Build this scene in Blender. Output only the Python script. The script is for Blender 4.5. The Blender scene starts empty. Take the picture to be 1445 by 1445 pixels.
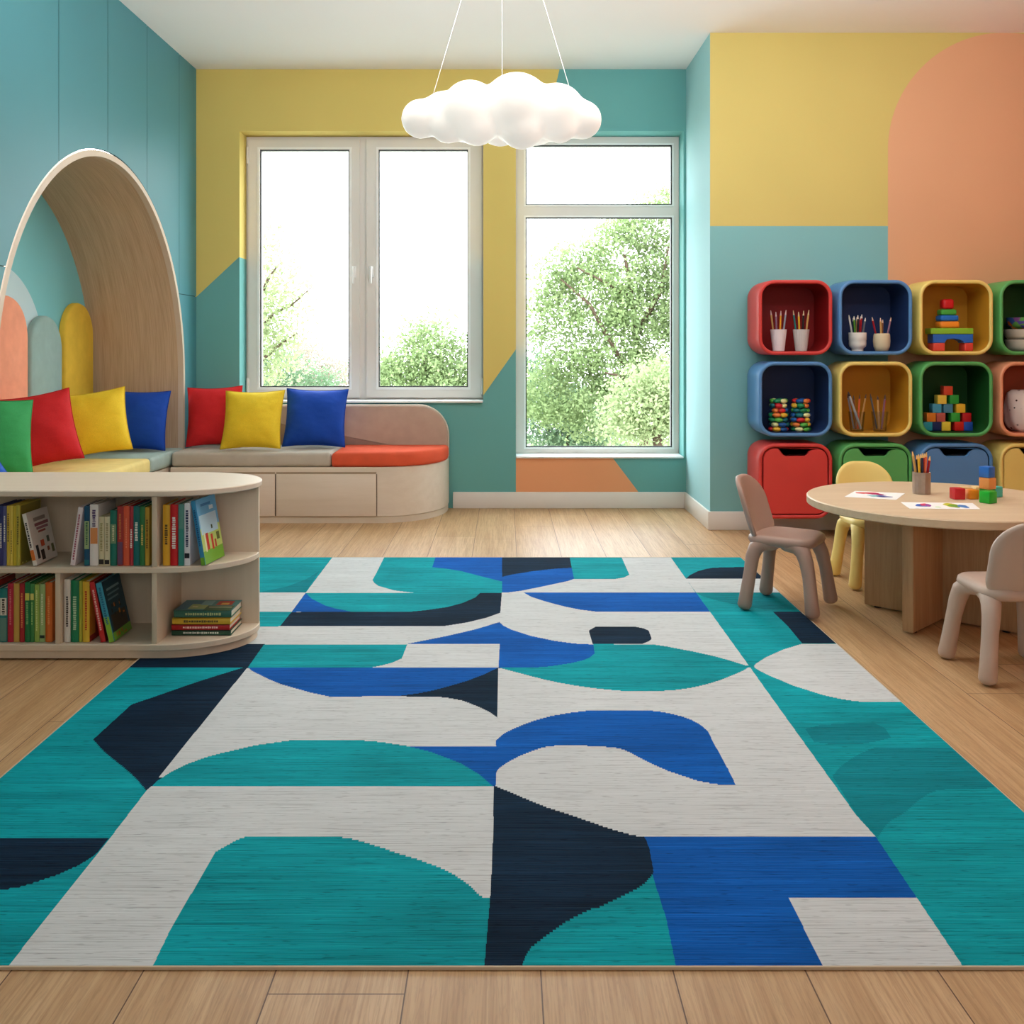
import bpy, bmesh, math, random
import numpy as np
from mathutils import Vector, Matrix, Euler
random.seed(7); rng = np.random.default_rng(7)
PI = math.pi
C = bpy.context.scene.collection
F, VX, VY, H = 1400.0, 712.0, 487.0, 1.04     # focal length (px), vanishing point, eye height
def wx(px, D): return (px - VX) * D / F
def wz(py, D): return H + (VY - py) * D / F
def R(d): return math.radians(d)
def lin(c):
    c = c / 255.0
    return c / 12.92 if c <= 0.04045 else ((c + 0.055) / 1.055) ** 2.4
def rgb(t): return (lin(t[0]), lin(t[1]), lin(t[2]), 1.0)

# ------------------------------------------------------------------ materials
class NB:
    def __init__(s, name):
        s.m = bpy.data.materials.new(name); s.m.use_nodes = True
        s.nt = s.m.node_tree; s.bsdf = s.nt.nodes['Principled BSDF']; s.out = s.nt.nodes['Material Output']
    def n(s, t, **kw):
        o = s.nt.nodes.new(t)
        for k, v in kw.items(): setattr(o, k, v)
        return o
    def link(s, a, b): s.nt.links.new(a, b)
    def put(s, v, sock):
        if isinstance(v, bpy.types.NodeSocket): s.link(v, sock)
        else: sock.default_value = v
    def math(s, op, a, b=0.0, c=0.0):
        o = s.n('ShaderNodeMath', operation=op)
        s.put(a, o.inputs[0]); s.put(b, o.inputs[1])
        if op in ('MULTIPLY_ADD', 'COMPARE'): s.put(c, o.inputs[2])
        return o.outputs[0]
    def mix(s, fac, a, b, blend='MIX'):
        o = s.n('ShaderNodeMix', data_type='RGBA', blend_type=blend)
        s.put(fac, o.inputs[0]); s.put(a, o.inputs[6]); s.put(b, o.inputs[7])
        return o.outputs[2]
    def pos(s): return s.n('ShaderNodeNewGeometry').outputs['Position']
    def obj(s): return s.n('ShaderNodeTexCoord').outputs['Object']
    def xyz(s, v):
        o = s.n('ShaderNodeSeparateXYZ'); s.link(v, o.inputs[0]); return o.outputs
    def mapping(s, v, scale=(1, 1, 1), rot=(0, 0, 0), loc=(0, 0, 0)):
        o = s.n('ShaderNodeMapping'); s.link(v, o.inputs[0])
        o.inputs['Scale'].default_value = scale; o.inputs['Rotation'].default_value = rot; o.inputs['Location'].default_value = loc
        return o.outputs[0]
    def noise(s, v, scale=5, detail=3, rough=.5):
        o = s.n('ShaderNodeTexNoise'); s.link(v, o.inputs['Vector'])
        o.inputs['Scale'].default_value = scale; o.inputs['Detail'].default_value = detail; o.inputs['Roughness'].default_value = rough
        return o.outputs[0]
    def ramp(s, f, stops):
        o = s.n('ShaderNodeValToRGB'); s.link(f, o.inputs[0])
        e = o.color_ramp.elements
        while len(e) < len(stops): e.new(.5)
        for k, (p, c) in enumerate(stops): e[k].position = p; e[k].color = c
        return o.outputs[0]
    def bump(s, h, strength=.2, dist=.01):
        o = s.n('ShaderNodeBump'); s.link(h, o.inputs['Height'])
        o.inputs['Strength'].default_value = strength; o.inputs['Distance'].default_value = dist
        s.link(o.outputs[0], s.bsdf.inputs['Normal'])
    def set(s, color=None, rough=.5, metal=0, spec=.4, **kw):
        if color is not None: s.put(color, s.bsdf.inputs['Base Color'])
        s.put(rough, s.bsdf.inputs['Roughness']); s.bsdf.inputs['Metallic'].default_value = metal
        s.bsdf.inputs['Specular IOR Level'].default_value = spec
        for k, v in kw.items(): s.put(v, s.bsdf.inputs[k.replace('_', ' ')])
        return s.m
def grey(v): return (v, v, v, 1)
_cache = {}
def mat(name, col, rough=.5, spec=.35, var=.06, vscale=6, bumps=0, bscale=300, metal=0, coat=0):
    key = (name, tuple(col), rough)
    if key in _cache: return _cache[key]
    b = NB(name); o = b.obj()
    f = b.noise(o, vscale, 3)
    c = b.mix(1.0, rgb(col), b.ramp(f, [(.25, grey(1 - var)), (.75, grey(1 + var))]), 'MULTIPLY')
    if bumps: b.bump(b.noise(o, bscale, 2), bumps, .004)
    m = b.set(c, rough, metal, spec)
    if coat: b.bsdf.inputs['Coat Weight'].default_value = coat
    _cache[key] = m
    return m
def plastic(col): return mat('painted_plastic', col, .38, .4, .03)
def fabric(col, name='woven_fabric'):
    if name != 'pillow_cotton': return mat(name, col, .85, .15, .07, 14, .35, 420)
    key = (name, tuple(col))
    if key not in _cache:
        b = NB(name); o = b.obj()
        c = b.mix(1.0, rgb(col), b.ramp(b.noise(o, 260, 2), [(.3, grey(.92)), (.7, grey(1.06))]), 'MULTIPLY')
        b.bump(b.noise(b.mapping(o, (1, 1, 1.6)), 6, 2, .5), .3, .05)
        _cache[key] = b.set(c, .8, 0, .2)
    return _cache[key]
def paint(col): return mat('wall_paint', col, .75, .2, .02, 2)
def wood(name, base, dark, axis='z', scale=1.0, rough=.5, amount=1.0):
    b = NB(name); o = b.obj()
    st = {'x': (1.2, 22, 22), 'y': (22, 1.2, 22), 'z': (22, 22, 1.2)}[axis]
    v = b.mapping(o, tuple(k * scale for k in st))
    f = b.noise(v, 2.2, 6, .62)
    fine = b.noise(b.mapping(o, tuple(k * scale * 6 for k in st)), 2.0, 2)
    c = b.ramp(f, [(.3, rgb(dark)), (.62, rgb(base))])
    c = b.mix(.35 * amount, c, b.ramp(fine, [(.35, rgb(dark)), (.6, rgb(base))]))
    c = b.mix(1 - amount, c, rgb(base)) if amount < 1 else c
    b.bump(fine, .05, .003)
    return b.set(c, rough, 0, .3)

# ------------------------------------------------------------------ mesh helpers
class MB:
    """collects shapes into one mesh"""
    def __init__(s): s.bm = bmesh.new(); s.mats = []
    def mi(s, m):
        if m is None: return 0
        if m not in s.mats: s.mats.append(m)
        return s.mats.index(m)
    def face(s, vs, m=None):
        try:
            f = s.bm.faces.new(vs); f.material_index = s.mi(m); return f
        except ValueError: return None
    def poly(s, pts, m=None): return s.face([s.bm.verts.new(p) for p in pts], m)
    def box(s, c, d, bevel=0, m=None, rot=None, seg=2):
        t = bmesh.new(); bmesh.ops.create_cube(t, size=1)
        for v in t.verts: v.co = Vector((v.co.x * d[0], v.co.y * d[1], v.co.z * d[2]))
        if bevel: bmesh.ops.bevel(t, geom=list(t.edges), offset=bevel, segments=seg, profile=.5, affect='EDGES')
        M = Matrix.Translation(c) @ (rot.to_matrix().to_4x4() if rot else Matrix())
        s.add(t, M, m); return s
    def add(s, t, M=Matrix(), m=None):
        idx = s.mi(m); mp = {}
        for v in t.verts: mp[v] = s.bm.verts.new(M @ v.co)
        for f in t.faces:
            g = s.bm.faces.new([mp[v] for v in f.verts]); g.material_index = idx
        t.free()
    def loft(s, loops, cap0=True, cap1=True, m=None, closed=True):
        rows = [[s.bm.verts.new(p) for p in lp] for lp in loops]
        n = len(rows[0])
        for a, b in zip(rows, rows[1:]):
            for k in range(n if closed else n - 1):
                s.face([a[k], a[(k + 1) % n], b[(k + 1) % n], b[k]], m)
        if cap0: s.face(list(reversed(rows[0])), m)
        if cap1: s.face(rows[-1], m)
        return s
    def prism(s, pts2, a0, a1, axis='z', m=None, bevel=0):
        f = {'z': lambda p, a: (p[0], p[1], a), 'y': lambda p, a: (p[0], a, p[1]), 'x': lambda p, a: (a, p[0], p[1])}[axis]
        if bevel:
            cx = sum(p[0] for p in pts2) / len(pts2); cy = sum(p[1] for p in pts2) / len(pts2)
            ins = inset(pts2, bevel)
            sg = 1 if a1 > a0 else -1
            s.loft([[f(p, a0) for p in ins], [f(p, a0 + sg * bevel) for p in pts2], [f(p, a1 - sg * bevel) for p in pts2], [f(p, a1) for p in ins]], m=m)
        else: s.loft([[f(p, a0) for p in pts2], [f(p, a1) for p in pts2]], m=m)
        return s
    def lathe(s, prof, seg=32, c=(0, 0, 0), m=None, rib=0, nrib=0):
        loops = []
        for r, z in prof:
            lp = []
            for k in range(seg):
                a = 2 * PI * k / seg; rr = r * (1 + (rib * math.cos(nrib * a) if nrib else 0))
                lp.append((c[0] + rr * math.cos(a), c[1] + rr * math.sin(a), c[2] + z))
            loops.append(lp)
        s.loft(loops, m=m); return s
    def tube(s, pts, radii, seg=12, m=None, round_end=False):
        pts = [Vector(p) for p in pts]
        if not hasattr(radii, '__len__'): radii = [radii] * len(pts)
        loops = []; n = len(pts)
        T0 = (pts[1] - pts[0]).normalized()
        ref = Vector((1, 0, 0)) if abs(T0.x) < .8 else Vector((0, 1, 0))
        for k in range(n):
            T = (pts[min(k + 1, n - 1)] - pts[max(k - 1, 0)]).normalized()
            U = (ref - T * ref.dot(T)).normalized(); ref = U; V = T.cross(U)
            def ring(cn, r): return [tuple(cn + (U * math.cos(2 * PI * j / seg) + V * math.sin(2 * PI * j / seg)) * r) for j in range(seg)]
            if round_end and k == 0:
                for q in (.2, .6, .87): loops.append(ring(pts[0] - T * radii[0] * (math.sqrt(1 - q * q)) * .7, radii[0] * q))
            loops.append(ring(pts[k], radii[k]))
            if round_end and k == n - 1:
                for q in (.87, .6, .2): loops.append(ring(pts[k] + T * radii[k] * (math.sqrt(1 - q * q)) * .7, radii[k] * q))
        s.loft(loops, m=m); return s
    def build(s, name, m=None, parent=None, loc=None, angle=40, smooth=True):
        me = bpy.data.meshes.new(name)
        bmesh.ops.recalc_face_normals(s.bm, faces=s.bm.faces)
        s.bm.to_mesh(me); s.bm.free()
        for x in (s.mats or [m]): me.materials.append(x)
        if smooth:
            me.shade_smooth(); me.set_sharp_from_angle(angle=R(angle))
        o = bpy.data.objects.new(name, me); C.objects.link(o)
        if parent is not None: o.parent = parent
        if loc is not None: o.location = loc
        return o
def inset(pts, d):
    n = len(pts); out = []
    A = sum(pts[k][0] * pts[(k + 1) % n][1] - pts[(k + 1) % n][0] * pts[k][1] for k in range(n))
    sg = 1 if A > 0 else -1
    for k in range(n):
        p, q, r = Vector(pts[k - 1][:2]), Vector(pts[k][:2]), Vector(pts[(k + 1) % n][:2])
        e1, e2 = (q - p), (r - q)
        if e1.length < 1e-9: e1 = e2
        if e2.length < 1e-9: e2 = e1
        n1 = Vector((-e1.y, e1.x)).normalized() * sg; n2 = Vector((-e2.y, e2.x)).normalized() * sg
        nn = n1 + n2
        nn = nn / max(nn.dot(n1), .3) if nn.length > 1e-6 else n1
        out.append((q.x + nn.x * d, q.y + nn.y * d))
    return out
def rrect(w, h, r, n=8, cx=0, cy=0):
    """rounded rectangle, r = one radius or (bl, br, tr, tl)"""
    if not hasattr(r, '__len__'): r = (r,) * 4
    out = []
    for (sx, sy, a0, q) in ((-1, -1, PI, r[0]), (1, -1, 1.5 * PI, r[1]), (1, 1, 0, r[2]), (-1, 1, .5 * PI, r[3])):
        ox, oy = cx + sx * (w / 2 - q), cy + sy * (h / 2 - q)
        for k in range(n + 1):
            a = a0 + .5 * PI * k / n
            out.append((ox + q * math.cos(a), oy + q * math.sin(a)))
    return out

LABELS = {}
def tag(o, label, cat, group=None, kind=None):
    o['label'] = label; o['category'] = cat
    if group: o['group'] = group
    if kind: o['kind'] = kind
    return o
def thing(name, label, cat, loc=(0, 0, 0), rot=(0, 0, 0), group=None):
    o = bpy.data.objects.new(name, None); C.objects.link(o)
    o.empty_display_size = .05; o.location = loc; o.rotation_euler = rot
    return tag(o, label, cat, group)
def struct(o, label=None):
    o['kind'] = 'structure'
    if label: o['label'] = label
    return o
def dup(root, loc, rot, label, group=None):
    r = root.copy(); C.objects.link(r); r.location = loc; r.rotation_euler = rot; r['label'] = label
    if group: r['group'] = group
    for ch in list(root.children):
        c = ch.copy(); C.objects.link(c); c.parent = r
        for g in ch.children:
            d = g.copy(); C.objects.link(d); d.parent = c
    return r
def recolour(root, m, names=None):
    """give the meshes of a copied thing a material of their own"""
    for ch in [root] + list(root.children):
        if ch.type == 'MESH' and (names is None or ch.name.split('.')[0] in names):
            for sl in ch.material_slots: sl.link = 'OBJECT'; sl.material = m

# ------------------------------------------------------------------ dimensions
YB, YF, CEIL = 6.33, 5.59, 2.80        # back wall, shelf wall, ceiling height
XL, XR, XE = -1.967, 1.158, 3.12       # panelled wall, return wall, far side wall
YREAR = -2.6
W1 = (-1.691, -.136, .674, 2.405)      # casement opening x0 x1 z0 z1
W2 = (.072, 1.142, .321, 2.405)        # fixed light opening
REV = .17                              # depth of the window reveals

# ------------------------------------------------------------------ setting
def floor_mat():
    b = NB('oak_plank_floor'); p = b.xyz(b.pos())
    row0 = b.math('FLOOR', b.math('DIVIDE', b.math('SUBTRACT', p[0], .06), .22))
    hsh = b.math('FRACT', b.math('MULTIPLY', b.math('SINE', b.math('MULTIPLY', row0, 12.9898)), 437.58))
    v = b.n('ShaderNodeCombineXYZ'); b.link(b.math('ADD', p[1], b.math('MULTIPLY', hsh, 1.9)), v.inputs[0]); b.link(b.math('SUBTRACT', p[0], .06), v.inputs[1])
    br = b.n('ShaderNodeTexBrick'); b.link(v.outputs[0], br.inputs['Vector'])
    br.offset = 0; br.offset_frequency = 2
    br.inputs['Scale'].default_value = 1; br.inputs['Brick Width'].default_value = 1.9; br.inputs['Row Height'].default_value = .22
    br.inputs['Mortar Size'].default_value = .0012; br.inputs['Mortar Smooth'].default_value = 0; br.inputs['Bias'].default_value = 0
    br.inputs['Color1'].default_value = grey(.0); br.inputs['Color2'].default_value = grey(1); br.inputs['Mortar'].default_value = grey(.5)
    row = b.math('FLOOR', b.math('DIVIDE', b.math('SUBTRACT', p[0], .06), .22))
    wv = b.n('ShaderNodeCombineXYZ')
    b.link(b.math('MULTIPLY', p[0], 14), wv.inputs[0]); b.link(b.math('MULTIPLY', p[1], .8), wv.inputs[1]); b.link(b.math('MULTIPLY', row, 3.7), wv.inputs[2])
    g1 = b.noise(wv.outputs[0], 1.6, 6, .6)
    wv2 = b.n('ShaderNodeCombineXYZ')
    b.link(b.math('MULTIPLY', p[0], 120), wv2.inputs[0]); b.link(b.math('MULTIPLY', p[1], 3), wv2.inputs[1]); b.link(row, wv2.inputs[2])
    g2 = b.noise(wv2.outputs[0], 1.5, 3)
    # cathedral grain: rings in a distorted field
    ring = b.math('FRACT', b.math('MULTIPLY', g1, 16))
    ringc = b.ramp(ring, [(0, grey(.80)), (.2, grey(1)), (.8, grey(1)), (1, grey(.80))])
    tone = b.mix(br.outputs['Color'], rgb((196, 159, 114)), rgb((207, 172, 130)))
    c = b.mix(b.math('MULTIPLY', b.ramp(g1, [(.38, grey(.9)), (.60, grey(0))]), .7), tone, rgb((172, 131, 86)))
    c = b.mix(.75, c, ringc, 'MULTIPLY')
    c = b.mix(b.ramp(g2, [(.3, grey(.55)), (.55, grey(0))]), c, rgb((152, 112, 72)))
    c = b.mix(br.outputs['Fac'], c, rgb((92, 62, 38)))
    b.bump(g2, .08, .003)
    return b.set(c, .42, 0, .35)
m = MB(); m.box((.5, (YREAR + 6.4) / 2, -.05), (XE + 2.95 + .6, 6.4 - YREAR, .1))
struct(m.build('floor', floor_mat(), smooth=False), 'light oak plank floor running towards the windows')
m = MB(); m.box((.5, (YREAR + 6.4) / 2, CEIL + .05), (XE + 2.95 + .6, 6.4 - YREAR, .1))
struct(m.build('ceiling', mat('ceiling_paint', (249, 246, 243), .9, .1, .01, 1), smooth=False), 'plain white ceiling')

def half(b, p, x0, y0, x1, y1, D):
    """1 where (X,Z) lies above / beyond the line through two picture points on the plane at depth D; positive side = up"""
    ax, az, bx, bz = wx(x0, D), wz(y0, D), wx(x1, D), wz(y1, D)
    # signed area
    t = b.math('SUBTRACT', b.math('MULTIPLY', b.math('SUBTRACT', p[2], az), bx - ax), b.math('MULTIPLY', b.math('SUBTRACT', p[0], ax), bz - az))
    return b.math('GREATER_THAN', t, 0)
YEL, TEAL, ORANGE = (214, 192, 108), (104, 166, 162), (230, 160, 114)
def mural_back():
    b = NB('painted_wall_back'); p = b.xyz(b.pos()); D = YB
    gx = lambda px: b.math('GREATER_THAN', p[0], wx(px, D)); lx = lambda px: b.math('LESS_THAN', p[0], wx(px, D))
    up = lambda py: b.math('GREATER_THAN', p[2], wz(py, D)); dn = lambda py: b.math('LESS_THAN', p[2], wz(py, D))
    AND = lambda *a: a[0] if len(a) == 1 else b.math('MULTIPLY', a[0], AND(*a[1:]))
    OR = lambda a, c: b.math('MAXIMUM', a, c)
    yA = AND(lx(682.5), OR(up(363), half(b, p, 277, 419, 337, 363, D)))
    yB = AND(gx(682), lx(728), half(b, p, 682, 558, 730, 490, D))
    yC = AND(gx(727.5), up(300), half(b, p, 768, 190, 789, 100, D))
    yel = OR(yA, OR(yB, yC))
    org = AND(gx(728), dn(640), half(b, p, 900, 693, 866, 648, D) if False else b.math('SUBTRACT', 1, half(b, p, 866, 648, 900, 693, D)))
    nz = b.ramp(b.noise(b.pos(), 1.5, 2), [(.3, grey(.97)), (.7, grey(1.03))])
    c = b.mix(yel, rgb(TEAL), rgb(YEL)); c = b.mix(org, c, rgb(ORANGE))
    return b.set(b.mix(1, c, nz, 'MULTIPLY'), .7, 0, .2)
def mural_shelf():
    b = NB('painted_wall_shelf'); p = b.xyz(b.pos()); D = YF
    up = b.math('GREATER_THAN', p[2], wz(319, D))
    cx, cz, r = wx(1418, D), wz(211, D), 165 * D / F
    dx = b.math('SUBTRACT', p[0], cx); dz = b.math('MAXIMUM', b.math('SUBTRACT', p[2], cz), 0)
    arch = b.math('LESS_THAN', b.math('ADD', b.math('MULTIPLY', dx, dx), b.math('MULTIPLY', dz, dz)), r * r)
    nz = b.ramp(b.noise(b.pos(), 1.5, 2), [(.3, grey(.97)), (.7, grey(1.03))])
    c = b.mix(up, rgb((128, 184, 184)), rgb((208, 190, 112))); c = b.mix(arch, c, rgb((222, 170, 130)))
    return b.set(b.mix(1, c, nz, 'MULTIPLY'), .7, 0, .2)
# back wall with its two openings and their reveals
m = MB()
xs = sorted({XL - .02, W1[0], W1[1], W2[0], W2[1], XR + .25}); zs = sorted({0, W2[2], W1[2], W1[3], CEIL})
for a, c in zip(xs, xs[1:]):
    for d, e in zip(zs, zs[1:]):
        mx, mz = (a + c) / 2, (d + e) / 2
        if any(w[0] < mx < w[1] and w[2] < mz < w[3] for w in (W1, W2)): continue
        m.poly([(a, YB, d), (c, YB, d), (c, YB, e), (a, YB, e)])
for w in (W1, W2):
    y1 = YB + REV + .09
    m.poly([(w[0], YB, w[2]), (w[0], y1, w[2]), (w[0], y1, w[3]), (w[0], YB, w[3])])
    m.poly([(w[1], YB, w[2]), (w[1], y1, w[2]), (w[1], y1, w[3]), (w[1], YB, w[3])])
    m.poly([(w[0], YB, w[2]), (w[1], YB, w[2]), (w[1], y1, w[2]), (w[0], y1, w[2])])
    m.poly([(w[0], YB, w[3]), (w[1], YB, w[3]), (w[1], y1, w[3]), (w[0], y1, w[3])])
struct(m.build('wall_back', mural_back(), smooth=False), 'window wall painted yellow and teal with an orange wedge')
m = MB(); m.poly([(XR, YF, 0), (XE, YF, 0), (XE, YF, CEIL), (XR, YF, CEIL)])
struct(m.build('wall_shelf_side', mural_shelf(), smooth=False), 'wall painted yellow over teal with a salmon arch')
m = MB(); m.poly([(XR, YF, 0), (XR, YB, 0), (XR, YB, CEIL), (XR, YF, CEIL)])
struct(m.build('wall_return', paint((158, 204, 208)), smooth=False), 'short light teal return wall beside the tall window')
m = MB(); m.poly([(XE, YREAR, 0), (XE, YF, 0), (XE, YF, CEIL), (XE, YREAR, CEIL)])
struct(m.build('wall_right', paint((222, 140, 95)), smooth=False))
m = MB(); m.poly([(-2.6, YREAR, 0), (XE, YREAR, 0), (XE, YREAR, CEIL), (-2.6, YREAR, CEIL)])
struct(m.build('wall_front', paint((232, 228, 220)), smooth=False))

# panelled wall with the arched opening
AY, AZ, AR = 4.95, .845, 1.155
def arc_z(y, AR=AR):
    d = abs(y - AY)
    return AZ + math.sqrt(max(AR * AR - d * d, 0)) if d < AR else 0
def panel_face(m, X, g, AR=AR):
    cols = [4.378 + .54 * k for k in range(-13, 5)]
    edges = [YREAR] + [c for c in cols if YREAR + .01 < c < YB - .01] + [YB + .01]
    zh = 1.35
    for a, c in zip(edges, edges[1:]):
        a2, c2 = a + g, c - g
        pts = sorted({a2, c2} | {a2 + (c2 - a2) * k / 40 for k in range(1, 40)} | {AY + AR * math.cos(PI * k / 90) for k in range(91) if a2 < AY + AR * math.cos(PI * k / 90) < c2})
        for u, v in zip(pts, pts[1:]):
            mid = (u + v) / 2
            inside = abs(mid - AY) < AR
            zu, zv = (arc_z(u, AR) if abs(u - AY) < AR - 1e-6 else AZ, arc_z(v, AR) if abs(v - AY) < AR - 1e-6 else AZ) if inside else (0, 0)
            lo = max(zu, zv)
            m.poly([(X, u, max(zu, zh + g)), (X, v, max(zv, zh + g)), (X, v, CEIL), (X, u, CEIL)])
            if min(zu, zv) < zh - g:
                m.poly([(X, u, min(zu, zh - g)), (X, v, min(zv, zh - g)), (X, v, zh - g), (X, u, zh - g)])
m = MB(); tp = mat('teal_lacquer_panel', (76, 140, 149), .5, .3, .02, 1.5); tg = mat('panel_joint', (32, 74, 78), .8)
panel_face(m, XL, .0022)
for f in m.bm.faces: f.material_index = m.mi(tp)
n0 = len(m.bm.faces)
idx = m.mi(tg)
old = set(m.bm.faces)
panel_face(m, XL - .008, 0.0, AR - .002)
for f in m.bm.faces:
    if f not in old: f.material_index = idx
struct(m.build('wall_left', None, smooth=False), 'teal wall of tall flush panels around the arched reading nook')

# baseboards
bb = mat('baseboard_paint', (226, 220, 212), .55, .3, .01)
def board(name, c, d):
    m = MB(); m.box(c, d, .004); struct(m.build(name, bb))
board('baseboard_back', ((-.33 + XR) / 2, YB - .007, .052), (XR + .33 - .002, .014, .104))
board('baseboard_return', (XR - .007, (YF + YB) / 2 - .012, .052), (.014, YB - YF + .0, .104))
board('baseboard_shelf', ((XR + XE) / 2 - .01, YF - .007, .052), (XE - XR, .014, .104))

# ------------------------------------------------------------------ windows
white = mat('white_window_frame', (222, 218, 210), .4, .4, .01)
gasket_m = mat('black_gasket', (38, 42, 42), .6)
def glass_mat(name, tint=(1, 1, 1, 1), refl=.05):
    b = NB(name); b.nt.nodes.remove(b.bsdf)
    t = b.n('ShaderNodeBsdfTransparent'); t.inputs[0].default_value = tint
    g = b.n('ShaderNodeBsdfGlossy'); g.inputs['Roughness'].default_value = .02
    fr = b.n('ShaderNodeFresnel'); fr.inputs[0].default_value = 1.35
    nz = b.math('MULTIPLY', b.noise(b.obj(), .6, 1), .003)
    mx = b.n('ShaderNodeMixShader'); b.link(b.math('MINIMUM', b.math('ADD', b.math('MULTIPLY', fr.outputs[0], refl * 10), nz), .6), mx.inputs[0])
    b.link(t.outputs[0], mx.inputs[1]); b.link(g.outputs[0], mx.inputs[2]); b.link(mx.outputs[0], b.out.inputs[0])
    return b.m
glass = glass_mat('window_glass', (.99, 1, 1, 1), .003)
def ring_frame(m, x0, x1, z0, z1, xi0, xi1, zi0, zi1, ya, yb, bev=.004):
    for (a, c, d, e) in ((x0, xi0, z0, z1), (xi1, x1, z0, z1), (xi0, xi1, z0, zi0), (xi0, xi1, zi1, z1)):
        m.box(((a + c) / 2, (ya + yb) / 2, (d + e) / 2), (c - a, yb - ya, e - d), 0)
def pane_set(parent, g, y):
    m = MB(); ring_frame(m, g[0] - .004, g[1] + .004, g[2] - .004, g[3] + .004, g[0] + .006, g[1] - .006, g[2] + .006, g[3] - .006, y - .004, y + .02)
    m.build('gasket', gasket_m, parent)
    m = MB(); m.box(((g[0] + g[1]) / 2, y + .03, (g[2] + g[3]) / 2), (g[1] - g[0] + .01, .006, g[3] - g[2] + .01))
    m.build('pane', glass, parent)
Y0 = YB + REV                           # front of the window frames
k = Y0 / F
w = bpy.data.objects.new('window_1', None); C.objects.link(w); struct(w, 'two-leaf white casement window above the bench')
zt, zb = W1[3] - .0015, W1[2] + .0015
gL = (wx(368, Y0), wx(493.5, Y0), wz(546, Y0), wz(212, Y0)); gR = (wx(534.8, Y0), wx(660.5, Y0), gL[2], gL[3])
m = MB(); ring_frame(m, W1[0], W1[1], zb, zt, W1[0] + .03, W1[1] - .03, zb + .03, zt - .03, Y0, Y0 + .08)
m.box((wx(512.8, Y0), Y0 + .0395, (zt + zb) / 2), (.06, .078, zt - zb - .058)); m.build('window_frame', white, w)
for g, x0, x1, hx in ((gL, wx(351, Y0), wx(508, Y0), wx(500.5, Y0)), (gR, wx(517.5, Y0), wx(680, Y0), wx(525, Y0))):
    m = MB(); ring_frame(m, x0, x1, zb + .022, zt - .022, g[0], g[1], g[2], g[3], Y0 - .018, Y0 + .06)
    s = m.build('sash', white, w)
    m = MB(); ring_frame(m, g[0] - .016, g[1] + .016, g[2] - .016, g[3] + .016, g[0] - .002, g[1] + .002, g[2] - .002, g[3] + .002, Y0 - .024, Y0 - .016)
    m.build('glazing_bead', mat('white_bead', (238, 238, 234), .35), s)
    pane_set(s, g, Y0 - .012)
    m = MB(); m.box((hx, Y0 - .023, wz(384, Y0)), (.028, .012, .075), .004)
    m.tube([(hx, Y0 - .028, wz(378, Y0)), (hx, Y0 - .055, wz(378, Y0)), (hx, Y0 - .06, wz(381, Y0)), (hx, Y0 - .06, wz(400, Y0))], [.008, .008, .009, .007], 10, round_end=True)
    m.build('handle', mat('white_handle', (236, 236, 234), .3), s)
for (hx, hz) in ((W1[0] + .012, 2.28), (W1[0] + .012, .77), (W1[1] - .012, .77)):
    m = MB(); m.tube([(hx, Y0 - .02, hz - .05), (hx, Y0 - .02, hz + .05)], .009, 10, round_end=True); m.build('hinge', white, w)
m = MB(); m.box(((W1[0] + W1[1]) / 2, YB + .07, zb + .004), (W1[1] - W1[0] - .004, .19, .012), .003); m.build('window_sill', mat('white_sill', (236, 234, 230), .4), w)
w = bpy.data.objects.new('window_2', None); C.objects.link(w); struct(w, 'tall white fixed window with a transom')
gT = (wx(742, Y0), wx(948, Y0), wz(289, Y0), wz(205, Y0)); gB = (gT[0], gT[1], wz(631, Y0), wz(307, Y0))
m = MB(); ring_frame(m, W2[0] + .001, W2[1] - .001, W2[2] + .001, W2[3] - .001, gT[0], gT[1], gB[2], gT[3], Y0, Y0 + .08)
m.box(((gT[0] + gT[1]) / 2, Y0 + .04, (gT[2] + gB[3]) / 2), (gT[1] - gT[0], .08, gT[2] - gB[3])); m.build('window_frame', white, w)
for g in (gT, gB):
    m = MB(); ring_frame(m, g[0] - .012, g[1] + .012, g[2] - .012, g[3] + .012, g[0] - .001, g[1] + .001, g[2] - .001, g[3] + .001, Y0 - .007, Y0 + .001)
    m.build('glazing_bead', mat('white_bead', (238, 238, 234), .35), w)
    pane_set(w, g, Y0 + .004)
m = MB(); m.box(((W2[0] + W2[1]) / 2, YB + .075, W2[2] + .004), (W2[1] - W2[0] - .004, .18, .012), .003); m.build('window_sill', mat('white_sill', (236, 234, 230), .4), w)

# ------------------------------------------------------------------ rug
RUG = []
ORI = dict(A=(340, 770), B=(680, 770), C=(0, 900), D=(0, 1145), E=(370, 1020), F=(680, 980), G=(680, 1145), H=(1045, 850), I=(1045, 1145), P=None)
def rp(col, *parts):
    pts = []
    for t in parts:
        cr, lst = t[0], t[1]
        for (x, y) in lst:
            if cr == 'P': q = (x, y)
            else: q = (ORI[cr][0] + x * 400 / 1445, ORI[cr][1] + y * 400 / 1445)
            pts.append(q)
    RUG.append((col, pts))
Lp = [(474, 780), (431.3, 836.4), (372.5, 908.6), (346, 943), (207.6, 1114.6), (155, 1183), (12.5, 1362), (-5, 1385)]
Rp = [(942, 780), (967.9, 816.5), (981.7, 836.4), (1002.5, 864), (1056.5, 939), (1080, 972), (1208, 1150), (1236, 1181), (1357.8, 1362), (1372, 1385)]
T, B_, N, W_, DT = 1, 2, 3, 0, 4
rp(T, ('P', Lp + [(-900, 1385), (-900, 780)]))
rp(DT, ('A', [(100, 236), (230, 210), (330, 172), (400, 130), (330, 238)]))
rp(W_, ('P', [(-900, 836.2), (431.3, 836.2), (411, 863), (-900, 863)]))
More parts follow.
